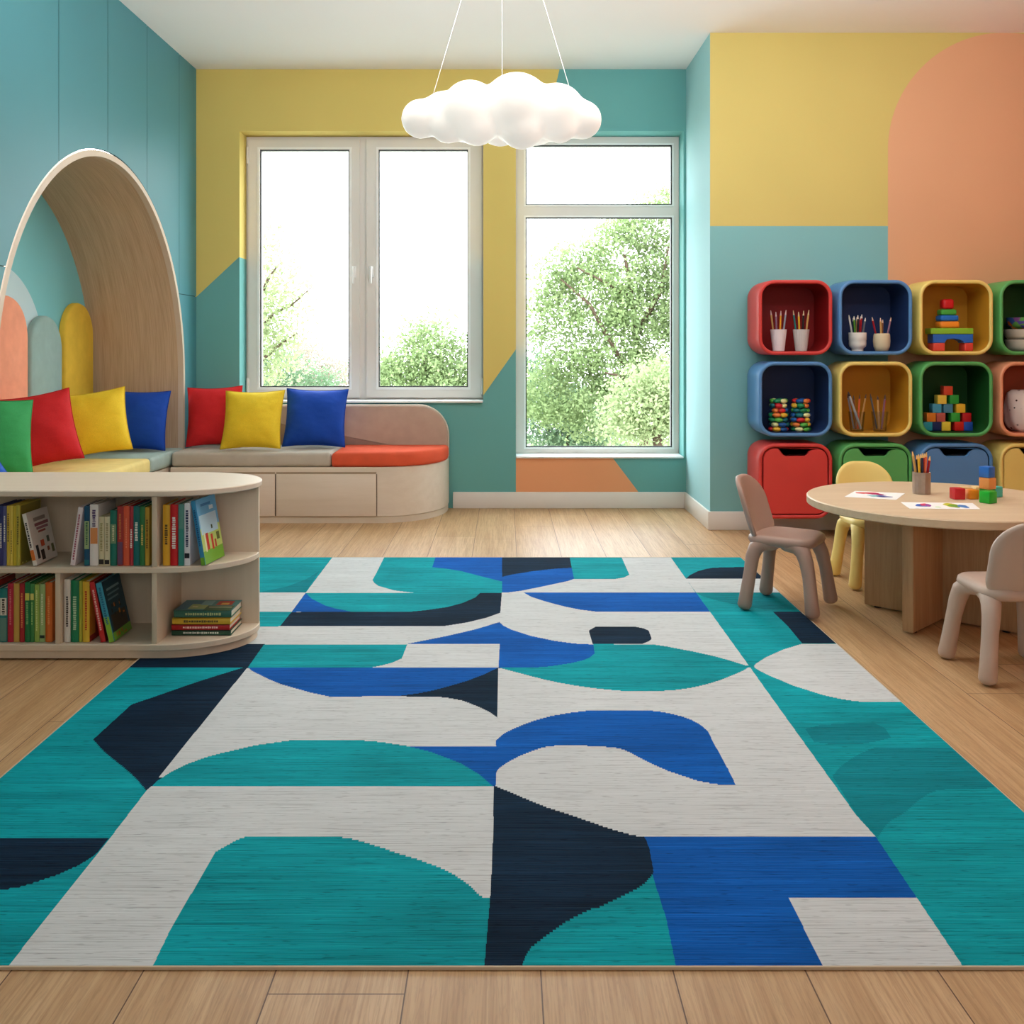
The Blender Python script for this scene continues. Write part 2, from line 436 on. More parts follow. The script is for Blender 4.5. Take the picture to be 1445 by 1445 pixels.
rp(W_, ('P', [(-900, 884), (396, 884), (378, 908.6), (-900, 908.6)]))
rp(N, ('P', [(-900, 908.8), (374, 908.8), (351, 942), (-900, 942)]))
rp(N, ('C', [(1248, 150), (1180, 170), (1060, 207), (960, 240), (860, 275), (760, 310), (670, 340), (475, 518), (515, 565), (560, 605), (610, 645), (660, 685), (700, 725), (730, 760), (745, 780), (770, 757), (800, 722), (1262, 150)]))
rp(N, ('D', [(-2500, 138), (555, 138), (530, 168), (495, 212), (450, 245), (400, 275), (300, 320), (200, 355), (100, 385), (0, 402), (-300, 425), (-2500, 430)]))
# between the strip and the middle seam
rp(T, ('A', [(735, 50), (990, 50), (975, 110), (1050, 118), (1120, 129), (1220, 155), (1325, 182), (1330, 240), (880, 240), (780, 228), (700, 205), (680, 190), (670, 175), (690, 140)]))
rp(B_, ('A', [(994, 50), (1332, 50), (1328, 182), (1220, 155), (1120, 129), (1050, 118), (975, 110)]))
rp(T, ('A', [(330, 240), (1222, 240), (1195, 264), (1130, 292), (1050, 313), (940, 329), (860, 336), (560, 336), (480, 320), (430, 305), (360, 270)]))
rp(N, ('A', [(1220, 240), (1330, 240), (1322, 342), (1250, 368), (1150, 392), (1030, 411), (198, 411), (258, 338), (860, 337), (940, 329), (1050, 313), (1130, 292), (1195, 264)]))
rp(B_, ('A', [(330, 240), (360, 270), (430, 305), (480, 320), (560, 337), (258, 338)]))
rp(B_, ('A', [(850, 500), (950, 480), (1050, 460), (1130, 442), (1200, 425), (1270, 404), (1315, 390)]), ('B', [(90, 390), (110, 408), (150, 428), (250, 460), (370, 485), (450, 496), (500, 501), (565, 503), (575, 550), (550, 570), (520, 583), (460, 598), (350, 615), (270, 621), (85, 621), (91, 502)]), ('A', [(1318, 502)]))
rp(T, ('A', [(118, 503), (848, 503), (820, 575), (770, 597), (720, 610), (665, 621), (35, 621)]))
rp(B_, ('A', [(38, 622), (1312, 622), (1230, 660), (1150, 690), (1040, 722), (960, 742), (900, 753), (790, 768), (450, 769), (350, 748), (200, 705), (140, 680), (90, 655), (55, 638)]))
rp(N, ('A', [(1312, 622), (1306, 876), (1270, 850), (1220, 825), (1170, 805), (1130, 790), (1060, 777), (1000, 770), (790, 768), (900, 753), (960, 742), (1040, 722), (1150, 690), (1230, 660)]))
rp(T, ('C', [(775, 757), (800, 730), (870, 685), (950, 645), (1040, 612), (1120, 590), (1300, 548), (1445, 528)]), ('E', [(70, 96), (180, 87), (480, 87), (600, 97), (740, 118), (860, 148), (930, 175), (1010, 205), (1110, 265), (1178, 325), (0, 325)]))
rp(B_, ('E', [(745, 120), (1195, 120), (1190, 325), (1178, 325), (1110, 265), (1010, 205), (930, 175), (860, 148)]))
rp(B_, ('F', [(45, 266), (72, 266), (72, 235), (85, 222), (110, 200), (150, 180), (200, 158), (270, 132), (350, 110), (450, 93), (560, 80), (840, 80), (910, 88), (960, 97), (1020, 112), (1070, 130), (1115, 155), (1150, 185), (1190, 262), (1255, 380), (1295, 463), (1220, 461), (1150, 450), (1100, 440), (950, 390), (870, 355), (800, 320), (760, 298), (720, 280), (670, 270), (600, 265), (520, 261), (350, 262), (300, 273), (250, 290), (200, 310), (150, 335), (110, 360), (85, 380), (65, 410), (60, 462), (50, 462)]))
rp(T, ('D', [(775, 795), (870, 600), (1100, 205), (1180, 160), (1220, 140), (1260, 128)]), ('E', [(0, 581), (400, 582), (460, 592), (520, 608), (620, 640), (700, 668), (780, 692), (860, 720), (930, 748), (980, 775), (1060, 830), (1110, 882), (1158, 902), (1150, 1084)]), ('G', [(15, 800)]))
# beyond the middle seam
rp(N, ('B', [(103, 50), (443, 50), (458, 112), (390, 116), (330, 122), (260, 130), (200, 140), (150, 148), (103, 159)]))
rp(B_, ('B', [(103, 159), (150, 148), (200, 140), (260, 130), (330, 122), (390, 116), (458, 112), (470, 169), (440, 180), (300, 210), (200, 230), (130, 239), (103, 239)]))
rp(T, ('B', [(446, 50), (708, 50), (752, 148), (725, 162), (680, 170), (470, 170), (458, 112)]))
rp(B_, ('G', [(830, 131)]), ('I', [(760, 131), (960, 440), (245, 440), (425, 800)]), ('G', [(980, 800), (860, 330)]))
rp(T, ('G', [(868, 312), (885, 380), (905, 430), (945, 570), (992, 800), (150, 800), (300, 560), (700, 400)]))
rp(N, ('F', [(60, 463), (130, 492), (210, 526), (330, 575), (440, 610), (540, 645), (640, 680), (740, 710), (833, 730), (855, 790), (876, 905), (840, 955), (790, 990), (700, 1035), (600, 1084)]), ('G', [(560, 495), (480, 535), (420, 568), (360, 610), (300, 655), (250, 695), (225, 735), (200, 800), (12, 800)]), ('F', [(45, 1000), (58, 700)]))
rp(T, ('P', Rp + [(2300, 1385), (2300, 780)]))
rp(N, ('B', [(1040, 169), (1060, 150), (1100, 130), (1140, 119), (1180, 112), (1320, 109), (3000, 109), (3000, 169)]))
rp(W_, ('B', [(1040, 169), (3000, 169), (3000, 238), (1092, 238)]))
rp(B_, ('B', [(213, 239), (1092, 239), (1160, 336), (580, 336), (500, 326), (430, 312), (370, 297), (310, 280), (250, 260)]))
rp(N, ('B', [(545, 432), (580, 413), (780, 413), (820, 420), (850, 432), (866, 475), (850, 488), (820, 500), (565, 500)]))
rp(T, ('B', [(568, 502), (870, 503), (940, 513), (1000, 525), (1080, 540), (1150, 555), (1210, 570), (1270, 587), (1365, 617), (1330, 638), (1290, 656), (1220, 684), (1150, 706), (1080, 722), (1000, 735), (900, 742), (720, 741), (640, 734), (560, 725), (480, 714), (400, 700), (320, 683), (250, 665), (160, 641), (88, 622), (270, 621), (350, 615), (460, 598), (520, 583), (550, 570), (575, 550)]))
rp(DT, ('B', [(1092, 239), (3000, 239), (3000, 345), (1445, 325), (1300, 302), (1200, 280), (1120, 257)]))
rp(N, ('H', [(165, 48), (600, 48), (900, 210), (315, 210), (240, 120)]))
rp(W_, ('H', [(315, 211), (900, 211), (1300, 509), (640, 509), (560, 500), (500, 490), (420, 472), (350, 450), (270, 425), (200, 395), (150, 375), (100, 350), (75, 335), (68, 325), (80, 312), (130, 280), (170, 262), (220, 240)]))
rp(DT, ('H', [(400, 628), (540, 618), (680, 615), (735, 640), (768, 690), (700, 708), (600, 725), (480, 725), (375, 712), (330, 645)]))
rp(DT, ('H', [(468, 885), (505, 840), (560, 800), (620, 765), (680, 742), (1105, 740), (1500, 940), (1010, 955), (960, 975), (900, 1015), (840, 1070)]), ('I', [(770, 45), (735, 80), (700, 135), (690, 130), (580, 0)]))
RZ = .005
def rug_world(p):
    D = (H - RZ) * F / (p[1] - VY)
    return ((p[0] - VX) * D / F, D)
def rug_mat(name, col, var, dark):
    b = NB(name); o = b.pos()
    thr = b.noise(b.mapping(o, (5, 210, 1)), 1.0, 2, .6)
    rowt = b.noise(b.mapping(o, (.6, 34, 1)), 1.0, 3, .7)
    blot = b.noise(b.mapping(o, (2.2, 4, 1)), 1.2, 3)
    sp = b.noise(b.mapping(o, (28, 190, 1)), 1.0, 1)
    c = b.mix(1, rgb(col), b.ramp(rowt, [(.25, grey(1 - var)), (.75, grey(1 + var * .7))]), 'MULTIPLY')
    c = b.mix(1, c, b.ramp(blot, [(.3, grey(1 - var * .8)), (.7, grey(1 + var * .6))]), 'MULTIPLY')
    c = b.mix(1, c, b.ramp(thr, [(.32, grey(1 - dark)), (.46, grey(1)), (.56, grey(1)), (.68, grey(1 + var * 1.1))]), 'MULTIPLY')
    c = b.mix(1, c, b.ramp(sp, [(.28, grey(1 - dark)), (.38, grey(1))]), 'MULTIPLY')
    b.bump(thr, .5, .004)
    return b.set(c, .95, 0, .08)
rmats = [rug_mat('rug_white', (199, 203, 202), .05, .27), rug_mat('rug_teal', (12, 150, 158), .24, .36), rug_mat('rug_blue', (12, 88, 170), .26, .34),
         rug_mat('rug_navy', (18, 40, 60), .45, .42), rug_mat('rug_dark_teal', (10, 128, 138), .16, .28)]
ry0, ry1, rx0, rx1 = rug_world((0, 1363))[1], rug_world((0, 786.5))[1], -1.205, 1.150
RH = .0068; nr = int((ry1 - ry0) / RH); CW = .0012; ncol = int((rx1 - rx0) / CW); CW = (rx1 - rx0) / ncol
gy = ry0 + (np.arange(nr) + .5) * (ry1 - ry0) / nr; gx = rx0 + (np.arange(ncol) + .5) * (rx1 - rx0) / ncol
idx = np.zeros((nr, ncol), int)
for col, pts in RUG:
    W = [rug_world(p) for p in pts]; n_ = len(W)
    for r in range(nr):
        y = gy[r]; xs_ = []
        for a in range(n_):
            (xa, ya), (xb, yb) = W[a], W[a - 1]
            if (ya > y) != (yb > y): xs_.append(xa + (xb - xa) * (y - ya) / (yb - ya))
        xs_.sort()
        for a, c in zip(xs_[::2], xs_[1::2]):
            c0, c1 = int(round((a - rx0) / CW)), int(round((c - rx0) / CW))
            if c1 > 0 and c0 < ncol: idx[r, max(0, c0):min(ncol, c1)] = col
for r in range(nr):                      # close hairline gaps between neighbouring shapes
    row = idx[r]; e_ = np.flatnonzero(np.diff(row)) + 1
    for a, c in zip(e_[:-1], e_[1:]):
        if row[a] == 0 and (c - a) * CW < .009: row[a:c] = row[a - 1]
m = MB()
for mm in rmats: m.mi(mm)
edge_m = mat('rug_binding', (196, 178, 150), .9)
hy = (ry1 - ry0) / nr; hx = (rx1 - rx0) / ncol
for r in range(nr):
    c0 = 0
    for c in range(1, ncol + 1):
        if c == ncol or idx[r, c] != idx[r, c0]:
            a, d = rx0 + c0 * hx, rx0 + c * hx; y, y2 = ry0 + r * hy, ry0 + (r + 1) * hy
            m.poly([(a, y, RZ), (d, y, RZ), (d, y2, RZ), (a, y2, RZ)], rmats[idx[r, c0]])
            c0 = c
rug = m.build('rug', None, smooth=False)
tag(rug, 'large flat woven rug with teal, blue, navy and off-white abstract shapes', 'rug')
m = MB(); t = .004
for (a, c, d, e) in ((rx0 - t, rx1 + t, ry0 - t, ry0), (rx0 - t, rx1 + t, ry1, ry1 + t), (rx0 - t, rx0, ry0, ry1), (rx1, rx1 + t, ry0, ry1)):
    m.box(((a + c) / 2, (d + e) / 2, RZ / 2 + .0005), (c - a, e - d, RZ))
e = m.build('bound_edge', edge_m, rug)

# ------------------------------------------------------------------ reading nook in the panelled wall
nook = thing('reading_nook', 'arched timber-lined reading nook let into the teal panelled wall', 'nook', (XL, AY, 0))
XN = -2.53
oak = wood('nook_oak_veneer', (190, 160, 128), (158, 127, 97), 'z', .55, .5)
def arch_pts(r, n=56, zlow=0.0):
    return [(AY + r, zlow)] + [(AY + r * math.cos(PI * k / n), AZ + r * math.sin(PI * k / n)) for k in range(n + 1)] + [(AY - r, zlow)]
def arch_strip(m, ra, rb, Xa, Xb, zlow=0.0):
    A, Bp = arch_pts(ra, zlow=zlow), arch_pts(rb, zlow=zlow)
    L = lambda P, X: [(X - XL, p[0] - AY, p[1]) for p in P]
    m.loft([L(A, Xa), L(A, Xb), L(Bp, Xb), L(Bp, Xa), L(A, Xa)], False, False, closed=False)
m = MB(); arch_strip(m, 1.120, 1.132, XL + .001, XN); lining = m.build('arch_lining', None, nook, angle=30)
at = lining.data.attributes.new('run', 'FLOAT_VECTOR', 'POINT')
for v_ in lining.data.vertices:
    y_, z_ = v_.co.y, v_.co.z - AZ
    if z_ < 0: sl = z_ if y_ > 0 else PI * 1.1 - z_
    else: sl = math.atan2(z_, y_) * 1.1
    at.data[v_.index].vector = (v_.co.x, sl, 0)
def lining_mat():
    b = NB('nook_oak_veneer'); a = b.n('ShaderNodeAttribute', attribute_name='run').outputs['Vector']
    f = b.noise(b.mapping(a, (13, .8, 1)), 2.0, 6, .62); fine = b.noise(b.mapping(a, (90, 2.2, 1)), 2.0, 2)
    c = b.ramp(f, [(.3, rgb((186, 157, 126))), (.62, rgb((206, 178, 146)))])
    c = b.mix(.3, c, b.ramp(fine, [(.35, rgb((166, 134, 102))), (.6, rgb((208, 180, 148)))]))
    return b.set(c, .5, 0, .3)
lining.data.materials.clear(); lining.data.materials.append(lining_mat())
m = MB(); arch_strip(m, 1.118, 1.147, XL + .003, XL - .03, .0); m.build('arch_trim', mat('pale_birch_edge', (208, 190, 168), .5, .3, .03), nook, angle=30)
def niche_mat():
    b = NB('nook_back_paint'); p = b.xyz(b.pos())
    def disc(cy, cz, r):
        dy = b.math('SUBTRACT', p[1], cy); dz = b.math('MAXIMUM', b.math('SUBTRACT', p[2], cz), 0)
        return b.math('LESS_THAN', b.math('ADD', b.math('MULTIPLY', dy, dy), b.math('MULTIPLY', dz, dz)), r * r)
    c = b.mix(disc(4.93, .92, .53), rgb((126, 196, 200)), rgb((190, 216, 220)))
    nz = b.ramp(b.noise(b.pos(), 2, 2), [(.3, grey(.97)), (.7, grey(1.03))])
    return b.set(b.mix(1, c, nz, 'MULTIPLY'), .7, 0, .2)
m = MB(); A = arch_pts(1.132)
m.loft([[(XN - XL, p[0] - AY, p[1]) for p in A], [(XN - .02 - XL, p[0] - AY, p[1]) for p in A]]); m.build('back_panel', niche_mat(), nook)
# padded wall panels: rounded tops
def padded(y0, y1, ztop, col, label):
    wd = y1 - y0; h = ztop - .42
    pts = rrect(wd, h, (.015, .015, wd / 2 - .001, wd / 2 - .001), 12, 0, h / 2)
    m = MB(); f = lambda P, a: [(a, p[0], p[1]) for p in P]
    m.loft([f(pts, 0), f(pts, .022), f(inset(pts, .006), .033), f(inset(pts, .018), .038)])
    o = m.build('padded_wall_panel', fabric(col, 'panel_felt'), loc=(XN + .003, (y0 + y1) / 2, .42), angle=60)
    tag(o, label, 'wall panel', 'padded panels at the back of the nook')
padded(4.76, 5.195, 1.29, (238, 160, 128), 'salmon felt wall panel with a rounded top inside the nook')
padded(5.215, 5.595, 1.20, (150, 178, 172), 'sage green felt wall panel with a rounded top, lower than its neighbours')
padded(5.625, 6.020, 1.287, (230, 192, 70), 'yellow felt wall panel with a rounded top beside the wooden arch lining')

# ------------------------------------------------------------------ benches
birch = wood('pale_birch_ply', (224, 211, 194), (212, 196, 176), 'x', .5, .45, .6)
birch_d = mat('pale_birch_plinth', (214, 200, 180), .5)
nb = thing('nook_bench', 'low pale wood bench built into the arched nook', 'bench', (-2.24, 4.97, 0))
m = MB(); m.box((0, 0, .18), (.55, 2.17, .294), .006); m.build('carcass', birch, nb)
m = MB(); m.box((-.01, 0, .018), (.52, 2.15, .036)); m.build('plinth', birch_d, nb)
def seat_cushion(x0, x1, y0, y1, z0, z1, col, label, cat='cushion'):
    m = MB(); m.box((0, 0, (z1 - z0) / 2), (x1 - x0, y1 - y0, z1 - z0), .022, seg=4)
    o = m.build('seat_cushion', fabric(col, 'cushion_cloth'), loc=((x0 + x1) / 2, (y0 + y1) / 2, z0), angle=60)
    return tag(o, label, cat, 'seat cushions on the benches')
ZC0, ZC1 = .328, .415
seat_cushion(-2.515, -1.953, 5.487, 6.058, ZC0, ZC1, (168, 188, 182), 'sage grey seat cushion at the corner end of the nook bench')
seat_cushion(-2.515, -1.953, 4.30, 5.482, ZC0, ZC1, (238, 216, 140), 'long pale yellow seat cushion on the nook bench')
wbx0, wbx1, wby0, wby1 = -1.950, -.354, 5.79, 6.318
wb = thing('window_bench', 'low pale wood bench with rounded end under the casement window', 'bench', (-1.1, 6.05, 0))
def bench_outline(x0, x1, y0, y1, xc, n=20, d=0):
    """front edge at y0, straight to xc, then a quarter ellipse round to (x1,y1)"""
    pts = [(x0, y1), (x0, y0)]
    for k in range(n + 1):
        a = .5 * PI * k / n
        pts.append((xc + (x1 - xc) * math.sin(a), y1 - .06 - (y1 - .06 - y0) * math.cos(a)))
    pts.append((x1, y1)); return pts
def loc2(P, o): return [(p[0] - o[0], p[1] - o[1]) for p in P]
bo = bench_outline(wbx0, wbx1, wby0, wby1, -.744)
m = MB(); m.prism(loc2(bo, (-1.1, 6.05)), .037, .327, bevel=.004); m.build('carcass', birch, wb, angle=30)
bi = bench_outline(wbx0, wbx1 - .004, wby0 + .004, wby1, -.744)
m = MB(); m.prism(loc2(bi, (-1.1, 6.05)), 0, .036); m.build('plinth', birch_d, wb, angle=30)
dark_gap = mat('shadow_gap', (98, 82, 66), .8)
for (a, c) in ((-1.915, -1.340), (-1.332, -.748)):
    m = MB(); m.box(((a + c) / 2 + 1.1, wby0 - .002 - 6.05, .165), (c - a, .008, .245), .0015)
    d = m.build('door', birch, wb)
    m = MB(); m.box(((a + c) / 2 + 1.1, wby0 - .0012 - 6.05, .294), (c - a, .004, .011)); m.build('finger_groove', mat('bench_groove', (168, 148, 124), .7), d)
for xx in (-1.336, -.746):
    m = MB(); m.box((xx + 1.1, wby0 - .0008 - 6.05, .165), (.005, .003, .245)); m.build('door_gap', dark_gap, wb)
pts = rrect(wbx1 - wbx0 + .004, .33, (.01, .01, .19, .01), 14, (wbx0 + wbx1) / 2 + 1.1 - .004, .33 + .165)
m = MB(); f = lambda P, a: [(p[0], a, p[1]) for p in P]
m.loft([f(inset(pts, .012), 6.252 - 6.05), f(inset(pts, .004), 6.256 - 6.05), f(pts, 6.264 - 6.05), f(pts, 6.312 - 6.05)])
m.build('backrest', fabric((186, 160, 142), 'bench_felt'), wb, angle=60)
pe = inset(pts, -.004)
m = MB(); m.loft([f(pe, 6.268 - 6.05), f(pe, 6.315 - 6.05)]); m.build('backrest_shell', mat('cream_edge', (226, 214, 198), .5), wb, angle=60)
seat_cushion(-1.946, -1.013, 5.785, 6.246, ZC0, ZC1, (190, 182, 168), 'long grey seat cushion on the window bench')
co = loc2(bench_outline(-1.008, wbx1 + .002, wby0 - .004, 6.246, -.744), (-.7, 6.0))
m = MB(); f = lambda P, a: [(p[0], p[1], a) for p in P]; hh = ZC1 - ZC0
m.loft([f(inset(co, .016), 0), f(inset(co, .004), .006), f(co, .02), f(co, hh - .024), f(inset(co, .005), hh - .010), f(inset(co, .014), hh - .003), f(inset(co, .024), hh)])
o = m.build('seat_cushion', fabric((222, 92, 62), 'cushion_cloth'), loc=(-.7, 6.0, ZC0), angle=60)
tag(o, 'coral red seat cushion on the rounded end of the window bench', 'cushion', 'seat cushions on the benches')

# ------------------------------------------------------------------ throw pillows
def make_pillow(col, label, loc, rot, w=.37, h=.36, t=.175, seed=0):
    rs = random.Random(seed); n = 22
    root = thing('throw_pillow', label, 'pillow', loc, rot, 'throw pillows on the benches')
    ph = [(rs.uniform(0, 6), rs.uniform(3, 6), rs.uniform(0, 6), rs.uniform(3, 6)) for _ in range(3)]
    def P(u, v, s):
        e = (max(0, 1 - abs(u) ** 2.2) * max(0, 1 - abs(v) ** 2.2)) ** .7
        wr = sum(math.sin(a + b * u) * math.sin(c + d * v) for a, b, c, d in ph) * .005
        rad = .0075 * math.sin(11 * math.atan2(v, u) + seed) * min(1, (u * u + v * v)) ** 1.5
        x = u * w / 2 * (1 - .075 * (1 - v * v) * abs(u)); z = v * h / 2 * (1 - .075 * (1 - u * u) * abs(v))
        return (x, s * (e * (t / 2 + wr + rad) + .002), z + h / 2)
    m = MB()
    g = [[[m.bm.verts.new(P(-1 + 2 * i / n, -1 + 2 * j / n, s)) for i in range(n + 1)] for j in range(n + 1)] for s in (-1, 1)]
    for s in (0, 1):
        for j in range(n):
            for i in range(n):
                q = [g[s][j][i], g[s][j][i + 1], g[s][j + 1][i + 1], g[s][j + 1][i]]
                m.face(q if s == 0 else q[::-1])
    ring = [(i, 0) for i in range(n)] + [(n, j) for j in range(n)] + [(n - i, n) for i in range(n)] + [(0, n - j) for j in range(n)]
    for a, c in zip(ring, ring[1:] + ring[:1]):
        m.face([g[0][a[1]][a[0]], g[1][a[1]][a[0]], g[1][c[1]][c[0]], g[0][c[1]][c[0]]])
    cv = m.build('cover', fabric(col, 'pillow_cotton'), root, angle=180)
    Mr = Euler(rot).to_matrix(); root.location.z = loc[2] + .005 - min((Mr @ v.co).z for v in cv.data.vertices)
    m = MB(); pts = [P(-1 + 2 * i / n, -1 + 2 * j / n, 0) for i, j in ring]
    pts = [Vector((p[0] * 1.006, 0, (p[2] - h / 2) * 1.006 + h / 2)) for p in pts]
    m.tube(pts + [pts[0]], .0028, 6); m.build('piping', fabric(tuple(int(c * .9) for c in col), 'pillow_cotton'), root, angle=180)
    return root
ZP = ZC1 + .002
RED, YLW, BLU, GRN = (206, 38, 42), (242, 206, 52), (26, 72, 170), (58, 160, 92)
make_pillow(BLU, 'blue throw pillow leaning on the window bench backrest beside the bare taupe part', (-1.155, 6.00, ZP), (R(-20), R(1), R(2)), .375, .365, seed=1)
make_pillow(YLW, 'yellow throw pillow between the red and blue pillows on the window bench', (-1.508, 5.88, ZP), (R(-20), R(-1), R(-3)), .36, .36, seed=2)
make_pillow(RED, 'red throw pillow on the window bench beside the arch edge', (-1.768, 6.035, ZP), (R(-17), R(-2), R(6)), .33, .37, .125, seed=3)
make_pillow(BLU, 'blue throw pillow leaning on the wooden lining in the nook corner', (-2.165, 5.80, ZP), (R(-18), R(1), R(5)), .35, .36, .165, seed=4)
make_pillow(YLW, 'yellow throw pillow in the nook between its red and blue pillows', (-2.205, 5.36, ZP), (R(-20), R(-8), R(18)), .37, .36, .165, seed=5)
make_pillow(RED, 'red throw pillow tilted against the felt panels in the nook', (-2.25, 4.88, ZP), (R(-16), R(-9), R(33)), .345, .365, .165, seed=6)
make_pillow(GRN, 'green throw pillow in the nook next to the tilted red pillow', (-2.31, 4.46, ZP), (R(-14), R(5), R(46)), .37, .37, .165, seed=7)
make_pillow((44, 98, 196), 'bright blue throw pillow partly hidden in front of the green pillow', (-2.17, 4.07, ZP), (R(-62), R(-3), R(48)), .34, .28, .12, seed=8)

# ------------------------------------------------------------------ bookcase
BY0, BY1, BXE, BXC, BX0 = 3.272, 3.735, -.872, -1.150, -1.945
bc = thing('bookcase', 'low pale birch bookcase with a rounded end, double sided, filled with books', 'bookcase', (-1.4, 3.5, 0))
def stadium(d=0, n=22):
    ym, ry, rx = (BY0 + BY1) / 2, (BY1 - BY0) / 2 + d, BXE - BXC + d
    pts = [(BX0 + 1.4, BY0 - d - 3.5)]
    for k in range(n * 2 + 1):
        a = -.5 * PI + PI * k / (2 * n)
        pts.append((BXC + rx * math.cos(a) + 1.4, ym + ry * math.sin(a) - 3.5))
    pts.append((BX0 + 1.4, BY1 + d - 3.5)); return pts
bw = wood('bookcase_birch', (222, 206, 182), (209, 191, 165), 'x', .5, .45, .5)
bwv = wood('bookcase_birch_upright', (218, 201, 176), (205, 186, 159), 'z', .5, .45, .5)
m = MB(); m.prism(stadium(.010), .541, .561, bevel=.003); m.build('top', wood('bookcase_top', (224, 208, 187), (212, 195, 172), 'x', .5, .4, .5), bc, angle=30)
m = MB(); m.prism(stadium(0), .287, .306, bevel=.002); m.build('shelf', bw, bc, angle=30)
m = MB(); m.prism(stadium(.002), .031, .052, bevel=.002); m.build('bottom_board', bw, bc, angle=30)
m = MB(); m.prism(stadium(-.006), .0056, .031); m.build('plinth', bwv, bc, angle=30)
m = MB(); m.box(((BX0 + BXE) / 2 + 1.4 - .001, 3.533 - 3.5, .2965), (BXE - BX0 - .002, .016, .489), .001); m.build('back_panel', bwv, bc)
for (xx, z0, z1) in ((-1.157, .306, .541), (-1.157, .052, .287), (-1.476, .052, .287)):
    m = MB(); m.box((xx + 1.4, (BY0 + BY1) / 2 - 3.5, (z0 + z1) / 2), (.017, BY1 - BY0 - .01, z1 - z0), .001); m.build('divider', bwv, bc)
m = MB(); m.box((BX0 + .009 + 1.4, (BY0 + BY1) / 2 - 3.5, .2965), (.018, BY1 - BY0 - .006, .489), .001); m.build('side_panel', bwv, bc)

# ------------------------------------------------------------------ books
page_m = mat('book_pages', (238, 230, 210), .85, .1, .05, 40)
def book_parts(t, h, d, col, title=None, bands=(), pict=None, root=None):
    cm = mat('book_cover', col, .42, .4, .04, 10)
    m = MB(); b = .0022
    m.box((b / 2, d / 2, h / 2), (b, d, h), .0007); m.box((t - b / 2, d / 2, h / 2), (b, d, h), .0007)
    sp = [(0, .004), (t * .12, .0008), (t * .5, -.001), (t * .88, .0008), (t, .004), (t - b, .0045), (b, .0045)]
    m.prism(sp, 0, h)
    cov = m.build('cover', cm, root)
    m = MB(); m.box((t / 2, d / 2 + .001, h / 2), (t - 2 * b, d - .008, h - .008)); m.build('pages', page_m, root)
    for (z0, z1, bcx) in bands:
        m = MB(); m.box((t / 2, -.0012, h * (z0 + z1) / 2), (t * .84, .0012, h * (z1 - z0))); m.build('spine_band', mat('book_print', bcx, .5), cov)
    if title:
        tc, z0, z1, wd = title; m = MB(); rs = random.Random(int(h * 1e5 + t * 1e6)); z = h * z0
        while z < h * z1:
            l = rs.uniform(.003, .0075); ww = t * wd * rs.uniform(.7, 1)
            m.box((t / 2 + rs.uniform(-.02, .02) * t, -.0014, z + l / 2), (ww, .0013, l)); z += l + rs.uniform(.0015, .003)
        m.build('spine_lettering', mat('book_print', tc, .5), cov)
    if pict:
        m = MB()
        for (u0, u1, v0, v1, pc) in pict:
            m.poly([(t + .0006 + .00003 * pict.index((u0, u1, v0, v1, pc)), d * u0, h * v0), (t + .0006 + .00003 * pict.index((u0, u1, v0, v1, pc)), d * u1, h * v0),
                    (t + .0006 + .00003 * pict.index((u0, u1, v0, v1, pc)), d * u1, h * v1), (t + .0006 + .00003 * pict.index((u0, u1, v0, v1, pc)), d * u0, h * v1)], mat('book_print', pc, .45))
        m.build('cover_picture', None, cov, smooth=False)
def blobs(cx, cy, r, pc, n=6, seed=1):
    rs = random.Random(seed)
    out = []
    for _ in range(n):
        x, y = cx + rs.uniform(-r, r), cy + rs.uniform(-r, r); s, q = rs.uniform(.015, .045), rs.uniform(.012, .04)
        out.append((max(.02, x - s), min(.98, x + s), max(.02, y - q), min(.98, y + q), pc))
    return out
ZS1, ZS0 = .3065, .0525
UD = 3.30
def zx(z): return wx(z / 3.6125, UD)
def book(x0, x1, top, col, label, shelf=1, lean=0, title=None, bands=(), pict=None, d=.15, yoff=0, group=None, yaw=0):
    t = (x1 - x0) * UD / F / 3.6125; h = ((571 if shelf else 962) - top) * UD / F / 3.6125
    z = (ZS1 if shelf else ZS0) + .0008
    if lean > 0: z += t * math.sin(R(lean))
    o = thing('book', label, 'book', (zx(x0), UD - .004 + yoff, z), (0, R(lean), R(yaw)), group or ('books on the upper shelf' if shelf else 'books on the lower shelf'))
    book_parts(t, h, d, col, title, bands, pict, o); return o
DK, WH, GD, CR = (40, 40, 48), (240, 236, 226), (226, 200, 110), (220, 214, 190)
book(-26, -2, 268, (66, 70, 128), 'indigo spined book at the very edge of the upper shelf', title=(WH, .3, .8, .4))
book(0, 17, 268, (52, 58, 118), 'dark blue book beside the paler blue-violet one on the upper shelf', title=(WH, .3, .7, .4))
book(18, 36, 268, (84, 88, 140), 'blue-violet book next to the yellow spines on the upper shelf', title=(WH, .4, .85, .4))
book(37.5, 54, 266, (218, 188, 62), 'mustard yellow book beside the blue-violet spine', title=((110, 90, 40), .4, .85, .4))
book(55, 68, 266, (232, 208, 92), 'thin light yellow book in the middle of the yellow spines', title=((120, 96, 40), .2, .6, .3))
book(69, 84, 268, (204, 180, 48), 'thin olive yellow book standing third of the yellow spines')
book(85, 104, 262, (196, 182, 70), 'olive yellow book touched by the leaning white picture book', title=((120, 110, 50), .35, .8, .4), pict=[(.05, .95, .02, .98, (150, 140, 50))] + blobs(.5, .4, .4, (230, 220, 120), 8, 2))
